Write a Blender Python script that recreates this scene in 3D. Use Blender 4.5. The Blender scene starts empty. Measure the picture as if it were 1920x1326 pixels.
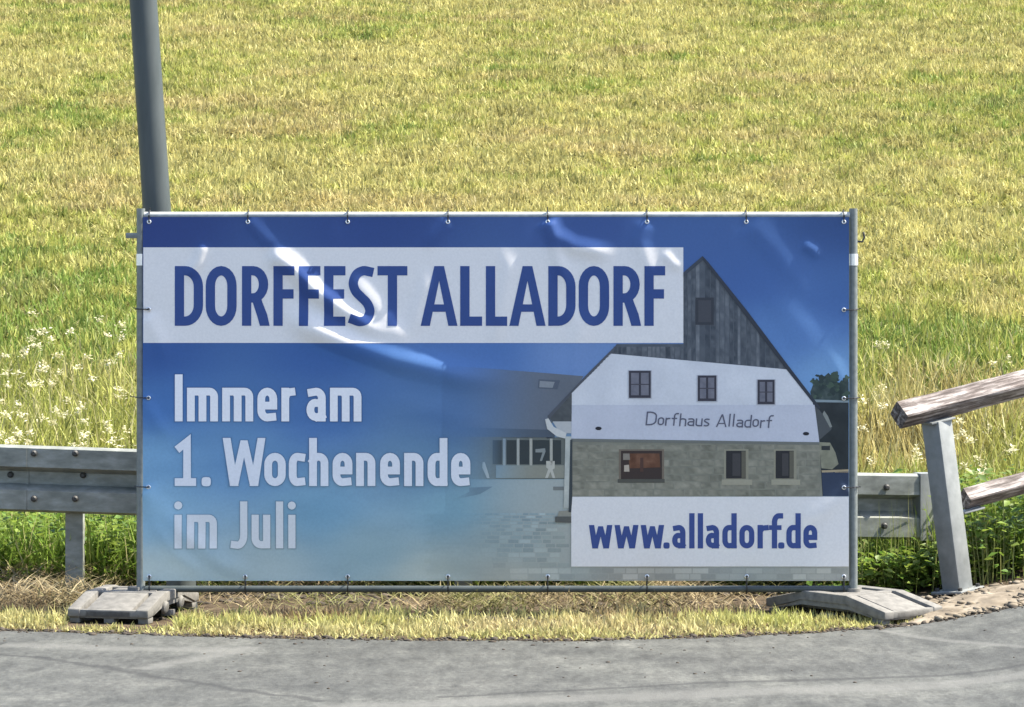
import bpy, bmesh, math, random
import numpy as np
from mathutils import Vector, Matrix
from mathutils.geometry import delaunay_2d_cdt

random.seed(7)
RNG = np.random.default_rng(11)
scene = bpy.context.scene
C = scene.collection

# ------------------------------------------------------------------ camera, sky, sun, exposure
F, D0, HZ, CAMZ = 6208.0, 16.0, 439.0, 1.85      # focal length in photo pixels, distance to the banner, horizon row, eye height
cam_d = bpy.data.cameras.new('camera')
cam_d.sensor_width = 36.0
cam_d.lens = 36.0 * F / 1920.0
cam_d.shift_y = -(663.0 - HZ) / 1920.0
cam_d.clip_end = 1000.0
cam = bpy.data.objects.new('camera', cam_d)
C.objects.link(cam)
cam.location = (0, -D0, CAMZ)
cam.rotation_euler = (math.pi / 2, 0, 0)
scene.camera = cam

SUN_EL, SUN_ROT = math.radians(55), math.radians(87.5)
world = bpy.data.worlds.new('World')
scene.world = world
world.use_nodes = True
wn, wl = world.node_tree.nodes, world.node_tree.links
sky = wn.new('ShaderNodeTexSky')
sky.sky_type = 'NISHITA'
sky.sun_disc = False
sky.sun_elevation = SUN_EL
sky.sun_rotation = SUN_ROT
sky.air_density = 1.0
sky.dust_density = 1.5
wl.new(sky.outputs[0], wn['Background'].inputs[0])
wn['Background'].inputs[1].default_value = 0.115
sd = bpy.data.lights.new('sun', 'SUN')
sd.energy = 4.6
sd.angle = math.radians(0.53)
sd.color = (1.0, 0.945, 0.82)
sun = bpy.data.objects.new('sun', sd)
C.objects.link(sun)
SUNV = Vector((math.cos(SUN_EL) * math.sin(SUN_ROT), math.cos(SUN_EL) * math.cos(SUN_ROT), math.sin(SUN_EL)))
sun.rotation_euler = SUNV.to_track_quat('Z', 'Y').to_euler()
sun.location = (8, 2, 12)
vs = scene.view_settings
vs.view_transform = 'Standard'
vs.look = 'None'
vs.exposure = 1.70
vs.gamma = 1.0
vs.use_curve_mapping = False
scene.render.engine = 'CYCLES'
scene.cycles.max_bounces = 8
scene.cycles.transparent_max_bounces = 8


def U(px, py, Y):
    """photo pixel + depth -> point"""
    d = Y + D0
    return Vector(((px - 960.0) * d / F, Y, CAMZ - (py - HZ) * d / F))


# ------------------------------------------------------------------ noise
def _hash(ix, iy, s):
    h = (ix.astype(np.int64) * 374761393 + iy.astype(np.int64) * 668265263 + s * 1442695041) & 0xFFFFFFFF
    h = ((h ^ (h >> 13)) * 1274126177) & 0xFFFFFFFF
    return ((h ^ (h >> 16)) & 0xFFFF) / 65535.0


def vnoise(x, y, s=0):
    x, y = np.asarray(x, float), np.asarray(y, float)
    ix, iy = np.floor(x), np.floor(y)
    fx, fy = x - ix, y - iy
    fx, fy = fx * fx * (3 - 2 * fx), fy * fy * (3 - 2 * fy)
    a, b = _hash(ix, iy, s), _hash(ix + 1, iy, s)
    c, d = _hash(ix, iy + 1, s), _hash(ix + 1, iy + 1, s)
    return (a * (1 - fx) + b * fx) * (1 - fy) + (c * (1 - fx) + d * fx) * fy


def fbm(x, y, s=0, o=3):
    t, a, n = 0, 0.5, 0
    for k in range(o):
        t = t + a * vnoise(np.asarray(x) * 2 ** k, np.asarray(y) * 2 ** k, s + k * 17)
        n += a
        a *= 0.5
    return t / n


def smooth(e0, e1, x):
    t = np.clip((np.asarray(x, float) - e0) / (e1 - e0), 0, 1)
    return t * t * (3 - 2 * t)


# ------------------------------------------------------------------ terrain shape
def softplus(x, k):
    return k * np.logaddexp(0, np.asarray(x, float) / k)


def rise(x):                       # the road climbs towards the right
    s = softplus(np.asarray(x, float) - 1.87, 0.06)
    return 0.14 * 6.0 * np.tanh(s / 6.0)


EX = np.array([-60, -8, -4, -2.45, -1.6, -0.65, 0.58, 1.32, 1.72, 2.0, 2.47, 3.5, 6, 12, 60.])
EY = np.array([1.0, 0.0, -0.42, -0.56, -0.75, -0.97, -0.97, -0.71, -0.5, -0.42, -0.27, 0.1, 1.2, 4.2, 28.])


def edge(x):                       # where asphalt meets verge
    x = np.asarray(x, float)
    e = (np.interp(x - 0.25, EX, EY) + np.interp(x, EX, EY) + np.interp(x + 0.25, EX, EY)) / 3
    return e + 0.05 * (vnoise(x * 3.1, x * 0, 5) - 0.5) + 0.035 * (vnoise(x * 14, x * 0, 6) - 0.5)


def hill(y):
    h = 0.2 * softplus(np.asarray(y, float) - 2.3, 0.25)
    return np.where(h > 22, 22 + (h - 22) * 0.4, h)


def zg(x, y):
    x, y = np.asarray(x, float), np.asarray(y, float)
    z = rise(x) * (1 - smooth(1.0, 6.0, y)) + hill(y)
    b = smooth(0.0, 0.25, y - edge(x))
    z = z + b * 0.025 * (fbm(x * 2.2, y * 2.2, 3) - 0.3)
    z = z + smooth(4, 9, y) * 0.10 * (fbm(x * 0.5, y * 0.9, 8) - 0.5)
    return z


# ------------------------------------------------------------------ object helpers
def tag(o, label=None, cat=None, group=None, kind=None):
    for k, v in (('label', label), ('category', cat), ('group', group), ('kind', kind)):
        if v:
            o[k] = v
    return o


def link(name, me, mat=None, parent=None):
    o = bpy.data.objects.new(name, me)
    C.objects.link(o)
    if mat is not None and me is not None:
        me.materials.append(mat)
    if parent is not None:
        o.parent = parent
        o.matrix_parent_inverse = Matrix.Translation(-parent.location) if parent.type == 'EMPTY' else Matrix()
    return o


def empty(name, loc):
    o = bpy.data.objects.new(name, None)
    o.location = loc
    o.empty_display_size = 0.1
    C.objects.link(o)
    return o


def mesh_np(name, V, quads=None, tris=None, col=None, smooth_sh=False):
    me = bpy.data.meshes.new(name)
    V = np.asarray(V, np.float32)
    me.vertices.add(len(V))
    me.vertices.foreach_set('co', V.ravel())
    li, ls = [], []
    st = 0
    for A, n in ((quads, 4), (tris, 3)):
        if A is not None and len(A):
            A = np.asarray(A, np.int32)
            li.append(A.ravel())
            ls.append(st + np.arange(len(A), dtype=np.int32) * n)
            st += A.size
    li, ls = np.concatenate(li), np.concatenate(ls)
    me.loops.add(len(li))
    me.loops.foreach_set('vertex_index', li)
    me.polygons.add(len(ls))
    me.polygons.foreach_set('loop_start', ls)
    if smooth_sh:
        me.polygons.foreach_set('use_smooth', np.ones(len(ls), bool))
    if col is not None:
        a = me.color_attributes.new('col', 'FLOAT_COLOR', 'POINT')
        c4 = np.ones((len(V), 4), np.float32)
        c4[:, :3] = col
        a.data.foreach_set('color', c4.ravel())
    me.update(calc_edges=True)
    return me


def finish(bm, smooth_sh=True, angle=35):
    bmesh.ops.recalc_face_normals(bm, faces=bm.faces)
    me = bpy.data.meshes.new('m')
    bm.to_mesh(me)
    bm.free()
    if smooth_sh:
        for p in me.polygons:
            p.use_smooth = True
        me.set_sharp_from_angle(angle=math.radians(angle))
    return me


def box(bm, cx, cy, cz, sx, sy, sz, rot=None, bev=0.0):
    r = bmesh.ops.create_cube(bm, size=1.0)
    vs_ = r['verts']
    M = Matrix.Translation((cx, cy, cz)) @ (rot.to_4x4() if rot is not None else Matrix()) @ Matrix.Diagonal((sx, sy, sz, 1))
    bmesh.ops.transform(bm, matrix=M, verts=vs_)
    if bev:
        es = list({e for v in vs_ for e in v.link_edges})
        bmesh.ops.bevel(bm, geom=es, offset=bev, segments=2, affect='EDGES', profile=0.5)


def tube(bm, pts, r, n=12, closed=False, caps=True, radii=None):
    pts = [Vector(p) for p in pts]
    m = len(pts)
    rings = []
    up = None
    for i, p in enumerate(pts):
        a = pts[(i - 1) % m] if (closed or i > 0) else p
        b = pts[(i + 1) % m] if (closed or i < m - 1) else p
        t = (b - a).normalized()
        if up is None:
            up = Vector((0, 0, 1)) if abs(t.z) < 0.9 else Vector((1, 0, 0))
        s = t.cross(up).normalized()
        up = s.cross(t).normalized()
        rr = radii[i] if radii else r
        rings.append([bm.verts.new(p + (s * math.cos(k * 2 * math.pi / n) + up * math.sin(k * 2 * math.pi / n)) * rr) for k in range(n)])
    for i in range(m if closed else m - 1):
        A, B = rings[i], rings[(i + 1) % m]
        for k in range(n):
            bm.faces.new((A[k], A[(k + 1) % n], B[(k + 1) % n], B[k]))
    if caps and not closed:
        bm.faces.new(rings[0][::-1])
        bm.faces.new(rings[-1])


def prism(bm, prof, axis_pts):
    """sweep a closed profile given as a list of Vector offsets along points"""
    rings = [[bm.verts.new(p + q) for q in prof] for p in axis_pts]
    n = len(prof)
    for A, B in zip(rings[:-1], rings[1:]):
        for k in range(n):
            bm.faces.new((A[k], A[(k + 1) % n], B[(k + 1) % n], B[k]))
    bm.faces.new(rings[0][::-1])
    bm.faces.new(rings[-1])


# ------------------------------------------------------------------ materials
def mat(name, rough=0.6, metal=0.0, spec=0.5):
    m = bpy.data.materials.new(name)
    m.use_nodes = True
    b = m.node_tree.nodes['Principled BSDF']
    b.inputs['Roughness'].default_value = rough
    b.inputs['Metallic'].default_value = metal
    b.inputs['Specular IOR Level'].default_value = spec
    return m, m.node_tree.nodes, m.node_tree.links, b


def noise_node(n, l, scale, detail=4, stretch=(1, 1, 1), rough=0.6, coord='Object'):
    tc = n.new('ShaderNodeTexCoord')
    mp = n.new('ShaderNodeMapping')
    mp.inputs['Scale'].default_value = stretch
    nz = n.new('ShaderNodeTexNoise')
    nz.inputs['Scale'].default_value = scale
    nz.inputs['Detail'].default_value = detail
    nz.inputs['Roughness'].default_value = rough
    l.new(tc.outputs[coord], mp.inputs['Vector'])
    l.new(mp.outputs[0], nz.inputs['Vector'])
    return nz


def ramp(n, l, src, stops):
    r = n.new('ShaderNodeValToRGB')
    e = r.color_ramp.elements
    while len(e) < len(stops):
        e.new(0.5)
    for i, (p, c) in enumerate(stops):
        e[i].position = p
        e[i].color = (*c, 1)
    l.new(src, r.inputs[0])
    return r


def mixc(n, l, fac, a, b, mode='MIX'):
    m = n.new('ShaderNodeMix')
    m.data_type = 'RGBA'
    m.blend_type = mode
    for sock, v in ((m.inputs[0], fac), (m.inputs[6], a), (m.inputs[7], b)):
        if isinstance(v, (int, float)):
            sock.default_value = v
        elif isinstance(v, tuple):
            sock.default_value = (*v, 1)
        else:
            l.new(v, sock)
    return m.outputs[2]


def bump(n, l, b, h, strength=0.3, dist=0.01):
    bp = n.new('ShaderNodeBump')
    bp.inputs['Strength'].default_value = strength
    bp.inputs['Distance'].default_value = dist
    l.new(h, bp.inputs['Height'])
    l.new(bp.outputs[0], b.inputs['Normal'])


def speckled(name, c0, c1, scale=30, rough=0.6, metal=0.0, stretch=(1, 1, 1), bs=0.2, spec=0.5, c2=None):
    m, n, l, b = mat(name, rough, metal, spec)
    nz = noise_node(n, l, scale, 5, stretch)
    st = [(0.3, c0), (0.7, c1)] if c2 is None else [(0.25, c0), (0.5, c1), (0.72, c2)]
    r = ramp(n, l, nz.outputs[0], st)
    l.new(r.outputs[0], b.inputs['Base Color'])
    if bs:
        bump(n, l, b, nz.outputs[0], bs, 0.004)
    return m


def veg_mat(name, trans=0.35, rough=0.55, spec=0.25):
    m, n, l, b = mat(name, rough, 0, spec)
    at = n.new('ShaderNodeAttribute')
    at.attribute_name = 'col'
    l.new(at.outputs['Color'], b.inputs['Base Color'])
    tr = n.new('ShaderNodeBsdfTranslucent')
    l.new(at.outputs['Color'], tr.inputs['Color'])
    mx = n.new('ShaderNodeMixShader')
    mx.inputs[0].default_value = trans
    l.new(b.outputs[0], mx.inputs[1])
    l.new(tr.outputs[0], mx.inputs[2])
    l.new(mx.outputs[0], n['Material Output'].inputs[0])
    return m


M = {}
M['zinc'] = speckled('galvanised_steel', (0.18, 0.19, 0.195), (0.26, 0.27, 0.275), 18, 0.42, 0.0, bs=0.05)
M['tube'] = speckled('galvanised_tube', (0.115, 0.13, 0.128), (0.18, 0.195, 0.192), 40, 0.32, 0.0, bs=0.03)
M['rail_steel'] = speckled('weathered_zinc', (0.11, 0.117, 0.103), (0.195, 0.202, 0.18), 9, 0.5, 0.0, (1, 1, 2.5), 0.06, c2=(0.29, 0.30, 0.28))
M['post_paint'] = speckled('pale_post_zinc', (0.15, 0.158, 0.155), (0.225, 0.233, 0.23), 14, 0.5, 0.0, bs=0.05)
M['bright'] = speckled('sunlit_zinc_tube', (0.34, 0.35, 0.345), (0.46, 0.47, 0.46), 30, 0.35, 0.0, bs=0.03)  # paler copy of the tube zinc, sunlight on the top rail put into colour
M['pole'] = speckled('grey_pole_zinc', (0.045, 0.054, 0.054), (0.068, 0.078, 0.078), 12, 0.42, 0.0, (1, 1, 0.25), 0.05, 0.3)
M['bolt'] = speckled('dark_bolt', (0.02, 0.02, 0.02), (0.05, 0.047, 0.043), 60, 0.6, 0.0, bs=0)
M['tie'] = speckled('black_nylon', (0.012, 0.012, 0.014), (0.02, 0.02, 0.022), 60, 0.45, bs=0)
M['grommet'] = speckled('bright_zinc', (0.7, 0.7, 0.7), (0.8, 0.8, 0.8), 60, 0.3, 0.7, bs=0)
M['rubber'] = speckled('recycled_plastic', (0.085, 0.08, 0.072), (0.14, 0.132, 0.119), 25, 0.78, bs=0.25, c2=(0.185, 0.173, 0.156))
M['clod'] = speckled('soil', (0.025, 0.02, 0.015), (0.08, 0.062, 0.045), 20, 0.95, bs=0.3)


def timber():
    m, n, l, b = mat('weathered_timber', 0.85)
    a = noise_node(n, l, 9, 8, (0.5, 6, 6), 0.7, 'Object')
    c = noise_node(n, l, 14, 5, (0.6, 1.5, 1.5), 0.6, 'Object')
    r = ramp(n, l, a.outputs[0], [(0.33, (0.04, 0.03, 0.026)), (0.47, (0.13, 0.108, 0.10)), (0.62, (0.40, 0.365, 0.35))])
    r2 = ramp(n, l, c.outputs[0], [(0.4, (0.55, 0.5, 0.48)), (0.6, (1, 1, 1))])
    l.new(mixc(n, l, 1.0, r.outputs[0], r2.outputs[0], 'MULTIPLY'), b.inputs['Base Color'])
    bump(n, l, b, a.outputs[0], 0.6, 0.01)
    return m


M['timber'] = timber()
M['veg'] = veg_mat('grass_blades', 0.32)
M['leaf'] = veg_mat('leaves', 0.42, 0.45, 0.35)
M['petal'] = veg_mat('petals', 0.3, 0.6, 0.1)


def ground_mat():
    m, n, l, b = mat('meadow_soil', 0.95, 0, 0.1)
    a = noise_node(n, l, 1.1, 6, (0.6, 1.6, 1), 0.65)
    c = noise_node(n, l, 14, 6, (1, 1, 1), 0.7)
    r = ramp(n, l, a.outputs[0], [(0.32, (0.09, 0.105, 0.03)), (0.52, (0.16, 0.15, 0.05)), (0.7, (0.21, 0.17, 0.075))])
    r2 = ramp(n, l, c.outputs[0], [(0.3, (0.45, 0.42, 0.4)), (0.65, (1.1, 1.1, 1.1))])
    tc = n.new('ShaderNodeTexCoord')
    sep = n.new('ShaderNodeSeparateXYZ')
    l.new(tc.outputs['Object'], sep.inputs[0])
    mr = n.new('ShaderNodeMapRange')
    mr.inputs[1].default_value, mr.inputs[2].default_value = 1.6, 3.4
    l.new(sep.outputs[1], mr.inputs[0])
    soil = ramp(n, l, c.outputs[0], [(0.35, (0.045, 0.033, 0.022)), (0.7, (0.12, 0.09, 0.06))])  # brown verge soil, darkened to paint in the shade gaps between the cuttings
    col = mixc(n, l, 1.0, r.outputs[0], r2.outputs[0], 'MULTIPLY')
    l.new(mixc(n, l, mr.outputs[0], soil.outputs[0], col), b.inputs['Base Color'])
    bump(n, l, b, c.outputs[0], 0.8, 0.03)
    return m


def asphalt_mat():
    m, n, l, b = mat('worn_asphalt', 0.82, 0, 0.3)
    fine = noise_node(n, l, 45, 6, (1, 0.5, 1), 0.8)
    mid = noise_node(n, l, 2.6, 6, (0.8, 0.9, 1), 0.7)
    big = noise_node(n, l, 0.7, 3, (0.7, 1.4, 1))
    col = ramp(n, l, mid.outputs[0], [(0.3, (0.058, 0.059, 0.056)), (0.5, (0.076, 0.077, 0.072)), (0.68, (0.104, 0.104, 0.096))]).outputs[0]
    bl = ramp(n, l, big.outputs[0], [(0.35, (0.86, 0.86, 0.86)), (0.65, (1.12, 1.12, 1.1))]).outputs[0]
    col = mixc(n, l, 1.0, col, bl, 'MULTIPLY')
    m2 = noise_node(n, l, 12, 5, (0.9, 0.28, 1), 0.75)
    col = mixc(n, l, 1.0, col, ramp(n, l, m2.outputs[0], [(0.33, (0.66, 0.66, 0.66)), (0.5, (1, 1, 1)), (0.68, (1.32, 1.32, 1.3))]).outputs[0], 'MULTIPLY')
    fr = ramp(n, l, fine.outputs[0], [(0.32, (0.66, 0.66, 0.66)), (0.55, (1.0, 1.0, 1.0)), (0.75, (1.3, 1.3, 1.28))]).outputs[0]
    col = mixc(n, l, 1.0, col, fr, 'MULTIPLY')
    # cracks and dusty tyre lines: straight lines in plan, wobbled by noise
    tc = n.new('ShaderNodeTexCoord')
    wob = noise_node(n, l, 3.0, 5, (1, 1, 1), 0.7)
    sep = n.new('ShaderNodeSeparateXYZ')
    l.new(tc.outputs['Object'], sep.inputs[0])

    def mth(op, a_, b_=None, c_=None):
        k = n.new('ShaderNodeMath')
        k.operation = op
        for s_, v_ in zip(k.inputs, (a_, b_, c_)):
            if v_ is None:
                continue
            if isinstance(v_, (int, float)):
                s_.default_value = v_
            else:
                l.new(v_, s_)
        return k.outputs[0]

    def line(p0, p1, w, soft, wobble):
        dx, dy = p1[0] - p0[0], p1[1] - p0[1]
        L = math.hypot(dx, dy)
        nx, ny = -dy / L, dx / L
        d = mth('MULTIPLY_ADD', sep.outputs[0], nx, -(p0[0] * nx + p0[1] * ny))
        d = mth('MULTIPLY_ADD', sep.outputs[1], ny, d)
        d = mth('ADD', d, mth('MULTIPLY', mth('SUBTRACT', wob.outputs[0], 0.5), wobble))
        d = mth('ABSOLUTE', d)
        k = n.new('ShaderNodeMapRange')
        k.interpolation_type = 'SMOOTHSTEP'
        k.inputs[1].default_value = w
        k.inputs[2].default_value = w + soft
        k.inputs[3].default_value = 1
        k.inputs[4].default_value = 0
        l.new(d, k.inputs[0])
        t = mth('MULTIPLY_ADD', sep.outputs[0], dx / L, -(p0[0] * dx + p0[1] * dy) / L)
        t = mth('MULTIPLY_ADD', sep.outputs[1], dy / L, t)
        g = mth('MULTIPLY', mth('GREATER_THAN', t, 0.0), mth('LESS_THAN', t, L))
        return mth('MULTIPLY', k.outputs[0], g)

    def G(px, py, z=0.0):
        d = (CAMZ - z) * F / (py - HZ)
        return ((px - 960) * d / F, d - D0)
    dark = [line(G(60, 1233), G(600, 1318), 0.005, 0.035, 0.22), line(G(820, 1309), G(1300, 1284, 0.0), 0.004, 0.035, 0.16),
            line(G(1300, 1283), G(1930, 1243, 0.05), 0.004, 0.05, 0.12), line(G(-100, 1222), G(90, 1236), 0.006, 0.03, 0.2)]
    lite = [line(G(270, 1258), G(480, 1215), 0.01, 0.09, 0.25), line(G(1650, 1184), G(1925, 1212, 0.06), 0.006, 0.04, 0.1),
            line(G(600, 1330), G(1930, 1258, 0.05), 0.03, 0.14, 0.3), line(G(0, 1212), G(420, 1222), 0.02, 0.12, 0.3)]
    for f_ in lite:
        col = mixc(n, l, mth('MULTIPLY', f_, 0.5), col, (0.14, 0.138, 0.128))
    for f_ in dark:
        col = mixc(n, l, mth('MULTIPLY', f_, 0.7), col, (0.03, 0.03, 0.029))
    l.new(col, b.inputs['Base Color'])
    bump(n, l, b, fine.outputs[0], 0.5, 0.008)
    return m


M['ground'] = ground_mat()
M['asphalt'] = asphalt_mat()
M['gravel'] = speckled('sandy_shoulder', (0.055, 0.042, 0.028), (0.16, 0.128, 0.09), 9, 0.95, bs=1.0, c2=(0.28, 0.238, 0.183))


def attr_mat(name, rough=0.5, trans=0.0, spec=0.35):
    m, n, l, b = mat(name, rough, 0, spec)
    at = n.new('ShaderNodeAttribute')
    at.attribute_name = 'col'
    nz = noise_node(n, l, 90, 3)
    r = ramp(n, l, nz.outputs[0], [(0.3, (0.95, 0.95, 0.95)), (0.7, (1.04, 1.04, 1.04))])
    col = mixc(n, l, 1.0, at.outputs['Color'], r.outputs[0], 'MULTIPLY')
    l.new(col, b.inputs['Base Color'])
    if trans:
        tr = n.new('ShaderNodeBsdfTranslucent')
        l.new(col, tr.inputs['Color'])
        mx = n.new('ShaderNodeMixShader')
        mx.inputs[0].default_value = trans
        l.new(b.outputs[0], mx.inputs[1])
        l.new(tr.outputs[0], mx.inputs[2])
        l.new(mx.outputs[0], n['Material Output'].inputs[0])
    return m


M['print'] = attr_mat('printed_vinyl', 0.42, 0.10)

# ------------------------------------------------------------------ ground, road, shoulder
def axis(a):
    return np.unique(np.concatenate([np.arange(s, e, st) for s, e, st in a]).round(4))


gx = axis([(-90, -12, 3), (-12, -5, 0.5), (-5, 5, 0.08), (5, 12, 0.5), (12, 91, 3)])
gy = axis([(-60, -8, 2), (-8, -2, 0.5), (-2, 3, 0.06), (3, 12, 0.2), (12, 40, 0.5), (40, 181, 4)])
X, Y = np.meshgrid(gx, gy)
Z = zg(X, Y) - 0.05 * smooth(0.10, -0.02, Y - edge(X))
nx_, ny_ = len(gx), len(gy)
I = np.arange(nx_ * ny_).reshape(ny_, nx_)
Q = np.stack([I[:-1, :-1], I[:-1, 1:], I[1:, 1:], I[1:, :-1]], -1).reshape(-1, 4)
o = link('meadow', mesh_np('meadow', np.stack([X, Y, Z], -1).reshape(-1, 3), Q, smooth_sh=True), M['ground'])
tag(o, 'grassy ground rising from the road verge up the mown hillside', 'meadow', kind='structure')

rx = axis([(-60, -6, 1.0), (-6, 6, 0.04), (6, 61, 1.0)])
ts = np.concatenate([[-0.012, 0.0], np.array([0.03, 0.1, 0.25, 0.5, 1, 2, 4, 8, 16, 30, 45])])
V = []
for t in ts:
    e = edge(rx)
    y = e - max(t, 0) * np.where(np.abs(rx) > 0, 1, 1) + (0.012 if t < 0 else 0)
    z = rise(rx) + 0.004 + 0.003 * (vnoise(rx * 2, y * 2, 9) - 0.5) * smooth(0, 0.3, t)
    if t < 0:
        z = z - 0.045
    V.append(np.stack([rx, y, z], -1))
V = np.stack(V)
n1, n2 = V.shape[:2]
I = np.arange(n1 * n2).reshape(n1, n2)
Q = np.stack([I[1:, :-1], I[1:, 1:], I[:-1, 1:], I[:-1, :-1]], -1).reshape(-1, 4)
o = link('road', mesh_np('road', V.reshape(-1, 3), Q, smooth_sh=True), M['asphalt'])
tag(o, 'worn grey asphalt road with cracks and pale dusty lines', 'road', kind='structure')

sx_ = np.arange(1.86, 6.5, 0.03)
V = []
for k in range(15):
    u = k / 14
    wdt = 0.15 + 0.62 * smooth(1.8, 2.3, sx_) * (0.85 + 0.3 * vnoise(sx_ * 3, sx_ * 0, 4))
    y = edge(sx_) + 0.012 + u * wdt
    z = np.maximum(zg(sx_, y), rise(sx_)) + 0.004 + 0.030 * np.sin(math.pi * min(u * 1.02, 1)) ** 0.6 * (0.1 + 1.5 * fbm(sx_ * 6, y * 9, 12, 4)) * smooth(1.86, 2.0, sx_)
    if k in (0, 14):
        z = z - 0.05
    V.append(np.stack([sx_, y, z], -1))
V = np.stack(V)
n1, n2 = V.shape[:2]
I = np.arange(n1 * n2).reshape(n1, n2)
Q = np.stack([I[:-1, :-1], I[:-1, 1:], I[1:, 1:], I[1:, :-1]], -1).reshape(-1, 4)
o = link('sandy_shoulder', mesh_np('sandy_shoulder', V.reshape(-1, 3), Q, smooth_sh=True), M['gravel'])
tag(o, 'pale sandy shoulder between asphalt and weeds below the timber railing', 'shoulder', kind='structure')

# ------------------------------------------------------------------ banner surface
BX0, BX1, BY0, BY1 = 268.0, 1592.0, 407.0, 1089.0
BPLANE = -0.030
PXM = 388.6


def seg_dist(px, py, pts):
    """distance to a polyline (signed by side) and the position along it, 0..1"""
    best = np.full(px.shape, 1e9)
    sg, tt = np.zeros(px.shape), np.zeros(px.shape)
    L = [0]
    for a, b in zip(pts[:-1], pts[1:]):
        L.append(L[-1] + math.hypot(b[0] - a[0], b[1] - a[1]))
    for i, (a, b) in enumerate(zip(pts[:-1], pts[1:])):
        dx, dy = b[0] - a[0], b[1] - a[1]
        l2 = dx * dx + dy * dy
        t = np.clip(((px - a[0]) * dx + (py - a[1]) * dy) / l2, 0, 1)
        ex, ey = px - a[0] - t * dx, py - a[1] - t * dy
        d = np.hypot(ex, ey)
        s = np.sign(dx * ey - dy * ex)
        w = d < best
        best = np.where(w, d, best)
        sg = np.where(w, s, sg)
        tt = np.where(w, (L[i] + t * math.sqrt(l2)) / L[-1], tt)
    return best * sg, tt


def fold(px, py, pts, amp, w, ends=(0.15, 0.2)):
    d, t = seg_dist(px, py, pts)
    return amp * np.exp(-(d / w) ** 2) * smooth(0, ends[0], t) * (1 - smooth(1 - ends[1], 1, t))


TOPG = [280, 465, 652, 840, 1027, 1213, 1399, 1582]
BOTG = [280, 460, 652, 840, 1027, 1213, 1400, 1582]
SIDEG = [580, 746, 913, 1078]

FOLDS = [  # polyline in photo pixels, height in metres towards the road, half width in px, soft ends
    ([(500, 468), (545, 500), (590, 545), (640, 580), (690, 612), (760, 650)], 0.0125, 17, (0.1, 0.3)),
    ([(520, 575), (575, 612), (640, 640), (740, 675), (870, 705), (990, 720)], 0.017, 23, (0.2, 0.45)),
    ([(640, 500), (690, 560), (730, 610), (790, 660)], 0.006, 20, (0.3, 0.3)),
    ([(1027, 414), (1040, 440), (1075, 462), (1160, 480)], 0.0075, 15, (0.03, 0.35)),
    ([(1027, 414), (1042, 470), (1058, 520), (1080, 570)], 0.005, 13, (0.05, 0.5)),
    ([(930, 455), (955, 500), (945, 560), (932, 630), (935, 670)], 0.0035, 14, (0.3, 0.3)),
    ([(1060, 560), (1090, 610), (1075, 680), (1060, 760)], 0.0045, 22, (0.3, 0.3)),
    ([(790, 500), (800, 530), (780, 590), (775, 640)], 0.003, 14, (0.3, 0.3)),
    ([(1213, 414), (1200, 450), (1215, 500), (1200, 560)], 0.004, 15, (0.1, 0.5)),
    ([(1240, 470), (1262, 495), (1280, 505)], 0.004, 9, (0.3, 0.3)),
    ([(384, 452), (372, 490), (348, 528)], 0.0062, 10, (0.2, 0.3)),
    ([(1500, 455), (1525, 470), (1535, 490)], 0.0055, 9, (0.3, 0.4)),
    ([(1399, 414), (1450, 470), (1500, 530), (1560, 600)], 0.004, 26, (0.1, 0.5)),
    ([(1380, 545), (1450, 560), (1500, 620), (1520, 720)], 0.006, 40, (0.4, 0.4)),
    ([(268, 746), (300, 800), (330, 840)], 0.004, 13, (0.05, 0.5)),
    ([(268, 913), (300, 950), (340, 1000), (420, 1060), (500, 1090)], 0.0060, 20, (0.05, 0.25)),
    ([(268, 913), (290, 985), (330, 1040), (390, 1085)], 0.0050, 15, (0.05, 0.2)),
    ([(275, 590), (300, 640), (310, 700)], 0.004, 16, (0.1, 0.5)),
    ([(600, 720), (760, 760), (900, 800), (1010, 812)], 0.0045, 38, (0.4, 0.4)),
    ([(420, 900), (620, 960), (820, 1010), (950, 1020)], 0.0035, 45, (0.4, 0.4)),
    ([(1592, 913), (1540, 960), (1480, 985)], 0.003, 18, (0.05, 0.5)),
    ([(1592, 746), (1570, 700), (1545, 640)], 0.003, 16, (0.05, 0.5)),
    ([(840, 414), (810, 450), (790, 470)], 0.003, 12, (0.05, 0.5)),
    ([(465, 414), (500, 450), (530, 470)], 0.004, 14, (0.05, 0.4)),
]


def wrinkle(px, py):
    px, py = np.asarray(px, float), np.asarray(py, float)
    u, v = (px - BX0) / (BX1 - BX0), (py - BY0) / (BY1 - BY0)
    d = 0.010 * np.sin(math.pi * np.clip(u, 0, 1)) * np.sin(math.pi * np.clip(v, 0, 1))
    d = d + 0.006 * (fbm(px / 330, py / 300, 21, 2) - 0.5)
    d = d + 0.0034 * (fbm(px / 75 + py / 260, py / 120, 33, 2) - 0.5)
    for f_ in FOLDS:
        d = d + 1.9 * fold(px, py, *f_)
    # pulled back at the eyelets along the edge, loose in between
    for gxx in TOPG[1:-1]:
        d = d - 0.004 * np.exp(-((px - gxx) / 32) ** 2 - ((py - 412) / 40) ** 2)
    for gxx in BOTG[1:-1]:
        d = d - 0.004 * np.exp(-((px - gxx) / 30) ** 2 - ((py - 1082) / 30) ** 2)
    for gyy in SIDEG:
        for gxx in (276, 1584):
            d = d - 0.003 * np.exp(-((px - gxx) / 30) ** 2 - ((py - gyy) / 30) ** 2)
    return d


def bpos(px, py, layer=0.0):
    px, py = np.asarray(px, float), np.asarray(py, float)
    y = BPLANE - wrinkle(px, py) - layer * 0.0006
    return np.stack([(px - 960) / PXM, y, CAMZ - (py - HZ) / PXM], -1)


def lin(c):
    c = np.asarray(c, float) / 255.0
    return np.where(c <= 0.04045, c / 12.92, ((c + 0.055) / 1.055) ** 2.4)


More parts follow.
